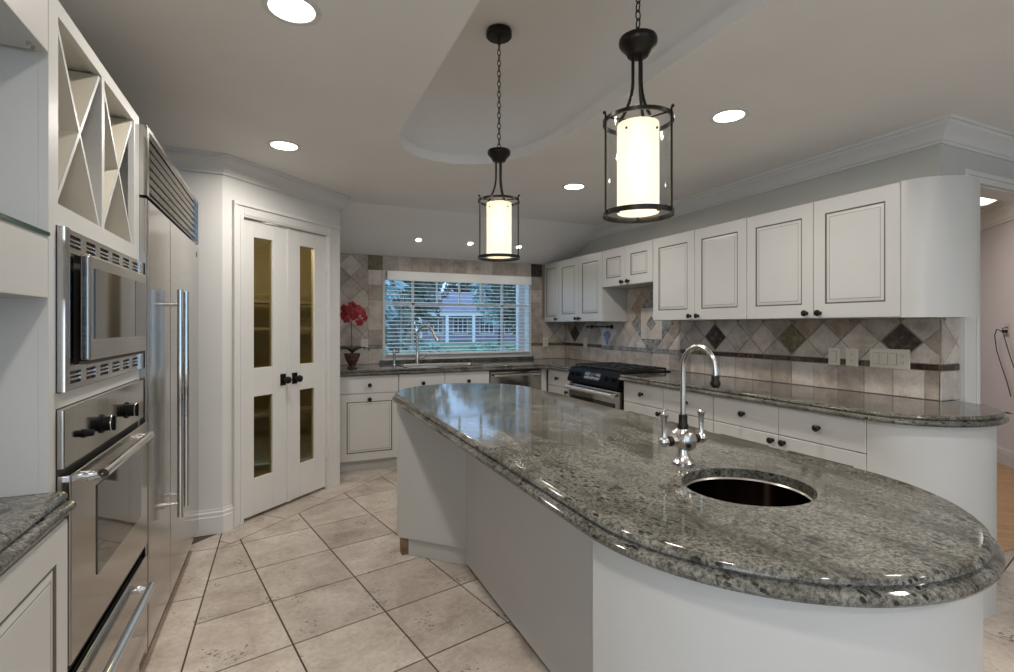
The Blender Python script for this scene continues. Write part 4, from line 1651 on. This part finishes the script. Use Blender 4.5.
def downlight(loc, label, r=0.078, tilt=0.0, watts=0, group='ceiling downlights'):
    d = thing('ceiling_downlight', label, 'ceiling light', loc, 0, group)
    d.rotation_euler = (tilt, 0, 0)
    mb = MB()
    mb.lathe([(r * 1.28, -0.001), (r * 1.28, -0.004), (r * 1.05, -0.006), (r, -0.004), (r, -0.001)], (0, 0, 0), 36)
    mb.build('trim_ring', M['trimp'], d)
    mb = MB()
    mb.lathe([(r * 0.995, -0.0025), (r * 0.5, -0.0035), (0.0005, -0.004)], (0, 0, 0), 36)
    mb.build('lens', M['lens'], d)
    dirv = Matrix.Rotation(tilt, 3, 'X') @ Vector((0, 0, -0.012))
    area_lamp('downlight_lamp', Vector(loc) + dirv, (tilt, 0, 0), r * 1.8, watts, spread=math.radians(165))
    return d


for loc, lab in (((0.03, 1.87, CEIL), 'round recessed ceiling light nearest the wine rack at top of view'),
                 ((0.01, 3.31, CEIL), 'round recessed ceiling light in front of the pantry doors'),
                 ((2.07, 3.37, CEIL), 'round recessed ceiling light seen between the two pendants'),
                 ((2.10, 1.91, CEIL), 'round recessed ceiling light nearest the right wall cabinets')):
    downlight(loc, lab, 0.074, 0, DOWNLIGHT_W)
for loc, lab in (((0.0, 0.3, CEIL), 'added unseen ceiling light left of the camera'), ((2.1, 0.3, CEIL), 'added unseen ceiling light right of the camera'),
                 ((0.6, -1.2, CEIL), 'added unseen ceiling light behind the camera, left'), ((2.6, -1.2, CEIL), 'added unseen ceiling light behind the camera, right'),
                 ((0.6, -3.6, CEIL), 'added unseen ceiling light far behind the camera, left'), ((2.6, -3.6, CEIL), 'added unseen ceiling light far behind the camera, right')):
    downlight(loc, lab, 0.074, 0, DOWNLIGHT_W)  # extra fixtures out of view, added for their light
tl = -math.atan2(0.343, 0.81)
for x, lab in ((1.268, 'small spot light on sloped ceiling, first from the pantry'), (1.826, 'small spot light on sloped ceiling, middle of three above the window'),
               (2.395, 'small spot light on sloped ceiling, nearest the corner wall cabinets')):
    downlight((x, 5.065, 2.40 - 0.343 / 0.81 * 0.485), lab, 0.030, tl, SPOT_W, 'spots above the window')

# ------------------------------------------------------------------ switches and outlets


def plate(label, loc, rz, w, h, kinds, cat='outlet'):
    t = thing('wall_plate', label, cat, loc, rz)
    mb = MB()
    slab(mb, -w / 2, w / 2, -h / 2, h / 2, 0, -0.006, 0.002)
    mb.build('cover', M['plastic'], t, smooth=0)
    n = len(kinds)
    for i, kd in enumerate(kinds):
        x = (i - (n - 1) / 2) * 0.0462
        mb = MB()
        if kd == 's':
            mb.box(x - 0.0155, x + 0.0155, -0.0095, -0.0066, -0.032, 0.032, 0)
            mb.box(x - 0.0175, x + 0.0175, -0.0066, -0.0061, -0.034, 0.034, 1)
            mb.build('rocker', [M['plastic'], M['platecut']], t, smooth=0)
        else:
            for zc in (-0.02, 0.02):
                mb.lathe([(0.0165, 0.0062), (0.0165, 0.008), (0.0005, 0.008)], (x, 0, zc), 16, axis='y')
            rc = mb.build('receptacle', M['plastic'], t)
            mb = MB()
            for zc in (-0.02, 0.02):
                for dx in (-0.006, 0.006):
                    mb.box(x + dx - 0.0012, x + dx + 0.0012, -0.0084, -0.0078, zc - 0.002, zc + 0.007)
                mb.box(x - 0.002, x + 0.002, -0.0084, -0.0078, zc - 0.010, zc - 0.006)
            mb.build('slots', M['slot'], rc)
    return t


TXR = XR - 0.0095
plate('almond single switch plate on right splashback, leftmost of the three plates', (TXR, 2.07, 1.126), -90, 0.072, 0.108, 's', 'switch')
plate('almond single outlet plate between the two switch plates on right splashback', (TXR, 1.961, 1.126), -90, 0.072, 0.108, 'o')
plate('wide almond four-gang plate with three switches and an outlet on right splashback', (TXR, 1.753, 1.130), -90, 0.208, 0.112, 'ssso', 'switch')
TYB = YB - 0.0095
plate('almond outlet plate behind the red orchid on the window wall', (0.778, TYB, 1.127), 0, 0.072, 0.112, 'o')
plate('almond outlet plate on the window wall right of the window', (2.90, TYB, 1.122), 0, 0.072, 0.112, 'o')
plate('almond switch plate on the right wall splashback in the window corner', (TXR, 4.93, 1.125), -90, 0.072, 0.112, 's', 'switch')

# ------------------------------------------------------------------ orchid
oc = thing('potted_orchid', 'red flowering orchid in a dark glazed pot on the window counter by the pantry', 'plant', (0.60, 4.93, 0.92))
mb = MB()
mb.lathe([(0.0005, 0.001), (0.046, 0.001), (0.048, 0.008), (0.032, 0.022), (0.034, 0.034), (0.056, 0.075), (0.071, 0.115), (0.074, 0.135), (0.070, 0.140), (0.064, 0.134), (0.06, 0.12), (0.0005, 0.118)], (0, 0, 0), 28)
mb.build('pot', M['pot'], oc)
mb = MB()
mb.ball((0, 0, 0.108), 0.056, 16, 6, sz=0.4)
mb.build('moss', M['woodraw'], oc)
for a, ln in ((-0.4, 0.17), (0.5, 0.15), (2.4, 0.13), (3.5, 0.15), (4.6, 0.13)):
    mb = MB()
    vs, fs = [], []
    for i in range(9):
        u = i / 8
        w = 0.028 * math.sin(PI * min(1, u * 0.93 + 0.07)) ** 0.8
        r = ln * u
        z = 0.135 + 0.075 * math.sin(PI * u * 0.75) - 0.03 * u
        for sgn, dz in ((-1, 0.006), (0, 0), (1, 0.006)):
            vs.append((r * math.cos(a) - sgn * w * math.sin(a), r * math.sin(a) + sgn * w * math.cos(a), z + dz))
    for i in range(8):
        for j in range(2):
            q = i * 3 + j
            fs.append((q, q + 1, q + 4, q + 3))
    mb.add(vs, fs)
    o = mb.build('leaf', M['leaf'], oc)
    so = o.modifiers.new('thick', 'SOLIDIFY')
    so.thickness = 0.003
mb = MB()
stem = [(0, 0, 0.11), (-0.004, 0.0, 0.25), (-0.008, 0, 0.40), (-0.002, -0.005, 0.50), (0.03, -0.01, 0.56), (0.08, -0.015, 0.575), (0.12, -0.02, 0.55)]
mb.tube(stem, [0.005, 0.0045, 0.004, 0.0035, 0.003, 0.0025, 0.002], 8)
mb.build('stem', M['stem'], oc)
rf = random.Random(3)
for fx, fy, fz, fs_, face in ((-0.075, -0.02, 0.50, 1.0, -0.6), (-0.03, -0.05, 0.545, 1.05, -0.2), (0.02, -0.04, 0.495, 1.0, 0.2), (0.055, -0.04, 0.555, 1.05, 0.3), (0.10, -0.03, 0.52, 1.0, 0.7),
                              (-0.055, -0.045, 0.46, 0.9, -0.2), (0.065, -0.05, 0.43, 0.85, 0.2), (-0.08, -0.01, 0.56, 0.85, -0.8), (0.12, -0.02, 0.475, 0.85, 0.8), (0.0, -0.02, 0.59, 0.85, 0.0)):
    mb = MB(Matrix.Translation((fx, fy, fz)) @ Matrix.Rotation(face, 4, 'Z') @ Matrix.Rotation(rf.uniform(-0.25, 0.25), 4, 'X') @ Matrix.Rotation(rf.uniform(-0.4, 0.4), 4, 'Y'))
    for k in range(5):
        a = PI / 2 + k * 2 * PI / 5
        wd = 0.021 * fs_ * (1.25 if k in (1, 4) else 0.95)
        ln = 0.050 * fs_
        vs, fs = [(0, 0, 0)], []
        for i in range(1, 7):
            u = i / 6
            w = wd * math.sin(PI * (0.12 + u * 0.83))
            for sgn in (-1, 0, 1):
                rx, rz_ = ln * u, sgn * w
                vs.append((rx * math.cos(a) - rz_ * math.sin(a), -0.010 * math.sin(PI * u) + 0.006 * abs(sgn) + 0.010 * u * u, rx * math.sin(a) + rz_ * math.cos(a)))
        fs += [(0, 1, 2), (0, 2, 3)]
        for i in range(5):
            for j in range(2):
                q = 1 + i * 3 + j
                fs.append((q, q + 3, q + 4, q + 1))
        mb.add(vs, fs)
    mb.ball((0, -0.012, -0.004), 0.008 * fs_, 10, 6)
    mb.build('flower', M['petal'], oc)

# ------------------------------------------------------------------ hall beyond the doorway
mb = MB()
mb.box(3.31, 9.5, 1.634, 7.0, -0.06, 0.0)
mb.box(3.545, 4.55, 1.514, 1.634, -0.06, 0.0005)
struct(mb, 'floor_hall', M['oak'])
HA = Vector((6.3, 2.48))
HD = Vector((0.7071, 0.7071))
MH = Matrix.Translation((6.3, 2.48, 0)) @ Matrix.Rotation(PI * 1.25, 4, 'Z')
mb = MB(MH)
mb.box(-3.2, 2.0, 0.0, 0.12, -0.05, 2.7)
struct(mb, 'wall_hall', M['hallwall'])
mb = MB()
mb.box(3.31, 9.5, 7.0, 7.1, -0.05, 2.7)
mb.box(9.4, 9.5, 0.5, 7.0, -0.05, 2.7)
mb.box(4.75, 9.4, 0.4, 0.5, -0.05, 2.7)
struct(mb, 'wall_hall_far', M['hallwall'])
mb = MB()
mb.box(3.31, 9.5, 1.634, 7.0, 2.47, 2.6)
mb.box(4.75, 9.5, 0.4, 1.634, 2.47, 2.6)
struct(mb, 'ceiling_hall', M['ceil'])
mb = MB()
mb.box(4.75, 9.5, 0.4, 1.634, -0.06, 0.0)
struct(mb, 'floor_hall_side', M['oak'])
mb = MB(MH)
mb.rings([[(x, -o, z) for o, z in BASE] for x in (-3.1, 1.95)])
struct(mb, 'baseboard_hall', M['trimp'])
mb = MB(MH)
mb.rings([[(x, -o * 1.4, 2.47 + (z - 2.402) * 1.45) for o, z in CROWN] for x in (-3.1, 1.95)])
struct(mb, 'trim_6', M['ceil'])
area_lamp('hall_lamp', (5.0, 2.9, 2.42), (0, 0, 0), 0.5, HALL_W, (1.0, 0.92, 0.86))
t = thing('hall_ceiling_light', 'flat square ceiling light in the hall beyond the doorway', 'ceiling light', (5.75, 2.40, 2.469), 45)
mb = MB()
mb.box(-0.2, 0.2, -0.11, 0.11, -0.03, 0.0)
mb.build('housing', M['trimp'], t)
mb = MB()
mb.box(-0.18, 0.18, -0.09, 0.09, -0.034, -0.0302)
mb.build('diffuser', M['hall_diffuser'], t)
op = MH @ Vector((0.07, -0.001, 1.285))
plate('white outlet plate with a cord on the pink hall wall', op, 225, 0.075, 0.118, 'o')
t = thing('power_cord', 'black cord hanging from the outlet on the hall wall', 'cord', op, 225)
mb = MB()
mb.tube([(0.0, -0.012, -0.02), (0.0, -0.05, -0.015), (-0.05, -0.06, 0.0), (-0.11, -0.05, -0.06), (-0.10, -0.04, -0.2), (-0.03, -0.03, -0.36), (0.06, -0.03, -0.5), (0.12, -0.03, -0.62)], 0.004, 8)
mb.tube([(0.02, -0.012, 0.02), (0.03, -0.05, 0.01), (0.07, -0.05, -0.10), (0.13, -0.04, -0.25), (0.2, -0.03, -0.4)], 0.004, 8)
mb.build('cable', M['cord'], t)
mb = MB()
mb.box(-0.016, 0.016, -0.038, -0.0086, -0.034, -0.006)
mb.build('plug', M['cord'], t)

# ------------------------------------------------------------------ outdoors beyond the window
mb = MB()
mb.box(-60, 90, 5.6, 160, -0.5, -0.25)
struct(mb, 'ground', M['lawn'])


def leaves(mb, c, rad, n, size, rng, hollow=0.5):
    for _ in range(n):
        while True:
            d = Vector((rng.uniform(-1, 1), rng.uniform(-1, 1), rng.uniform(-1, 1)))
            if hollow < d.length < 1:
                break
        p = Vector(c) + Vector((d.x * rad[0], d.y * rad[1], d.z * rad[2]))
        q = Vector((rng.gauss(0, 1), rng.gauss(0, 1), rng.gauss(0, 1))).normalized()
        w = q.orthogonal().normalized() * size * rng.uniform(0.6, 1.3)
        h = q.cross(w).normalized() * size * rng.uniform(0.8, 1.6)
        mb.add([p - h, p + w * 0.5, p + h, p - w * 0.5], [(0, 1, 2, 3)])


def tree(label, x, y, hgt, rad, m, n, size, seed, low=1.0):
    rng = random.Random(seed)
    t = thing('tree', label, 'tree', (x, y, -0.25), 0, 'trees outside the window')
    mb = MB()
    mb.tube([(0, 0, 0), (0.05, 0, hgt * 0.3), (-0.05, 0.05, hgt * 0.6), (0.0, 0.0, hgt * 0.85)], [rad * 0.10, rad * 0.08, rad * 0.06, rad * 0.03], 10)
    for k in range(5):
        a = k * 1.26
        mb.tube([(0, 0, hgt * (0.3 + 0.08 * k)), (rad * 0.6 * math.cos(a), rad * 0.6 * math.sin(a), hgt * (0.5 + 0.08 * k))], [rad * 0.05, rad * 0.02], 8)
    mb.build('trunk', M['bark'], t)
    mb = MB()
    leaves(mb, (0, 0, hgt * 0.5 + low), (rad, rad, hgt * 0.5), n, size, rng, 0.35)
    mb.build('foliage', M[m], t, smooth=0)


tree('pale blue green tree outside at the left side of the window', 2.0, 16.0, 5.5, 1.7, 'treep', 1500, 0.16, 1)
tree('dark tree behind the pale one, left of the neighbouring house', 4.2, 21.0, 8.0, 2.4, 'tree', 2400, 0.2, 2, 0.2)
tree('dark tree behind the roof of the neighbouring house', 15.0, 72.0, 14.0, 6.0, 'tree', 2600, 0.6, 3, 0.5)
tree('dark tree outside at the right side of the window', 13.5, 26.0, 8.0, 3.2, 'tree', 2600, 0.25, 4, 0.6)
tree('tall dark tree behind the right end of the neighbouring house', 28.5, 72.0, 13.0, 6.4, 'tree', 2600, 0.6, 5, 0.5)
tree('pale tree in front of the right end of the house', 15.5, 36.0, 7.0, 2.4, 'treep', 1300, 0.3, 6, 1.4)
for i, (x, y, r) in enumerate(((1.4, 9.2, 0.55), (2.6, 9.6, 0.55), (3.8, 9.4, 0.55), (5.0, 9.8, 0.55))):
    rng = random.Random(30 + i)
    t = thing('shrub', ['teal green shrub low outside the window, first from left', 'teal green shrub low outside the window, second from left', 'teal green shrub low outside the window, third from left', 'teal green shrub low outside the window, fourth from left'][i], 'shrub', (x, y, -0.25), 0, 'shrubs outside the window')
    mb = MB()
    for k in range(5):
        a = k * 1.3
        mb.tube([(0, 0, 0), (0.3 * math.cos(a), 0.3 * math.sin(a), 0.7)], [0.02, 0.008], 6)
    mb.build('stems', M['bark'], t)
    mb = MB()
    leaves(mb, (0, 0, 0.72), (r, r, 0.55), 900, 0.07, rng, 0.3)
    mb.build('foliage', M['shrub'], t, smooth=0)
hs = thing('neighbouring_house', 'pale house with white porch columns across the lawn outside the window', 'house', (17.3, 47.0, -0.25), -20)
mb = MB()
mb.box(-5.5, 5.5, 0, 6, 0, 3.2)
hw = mb.build('walls', M['house'], hs)
mb = MB()
mb.add([(-6.1, -2.4, 2.85), (6.1, -2.4, 2.85), (6.1, 7, 2.85), (-6.1, 7, 2.85), (-4.5, 2.5, 5.0), (4.5, 2.5, 5.0)], [(0, 1, 5, 4), (2, 3, 4, 5), (1, 2, 5), (3, 0, 4), (0, 3, 2, 1)])
mb.build('roof', M['houseroof'], hs, smooth=0)
mb = MB()
mb.box(-5.9, 5.9, -2.3, -2.05, 2.5, 2.84)
mb.build('porch_beam', M['housewhite'], hs)
for x in (-5.0, -2.5, 0.0, 2.5, 5.0):
    mb = MB()
    mb.box(x - 0.14, x + 0.14, -2.3, -2.05, 0, 2.5)
    mb.build('porch_column', M['housewhite'], hs)
for x in (-3.7, -1.3, 1.3, 3.7):
    mb = MB()
    mb.box(x - 0.75, x + 0.75, -0.08, -0.001, 0.7, 2.4)
    f = mb.build('window', M['housewhite'], hs)
    mb = MB()
    for k in (-1, 0, 1):
        mb.box(x + k * 0.45 - 0.17, x + k * 0.45 + 0.17, -0.1, -0.081, 0.85, 2.25)
    mb.build('pane', M['houseglass'], f)
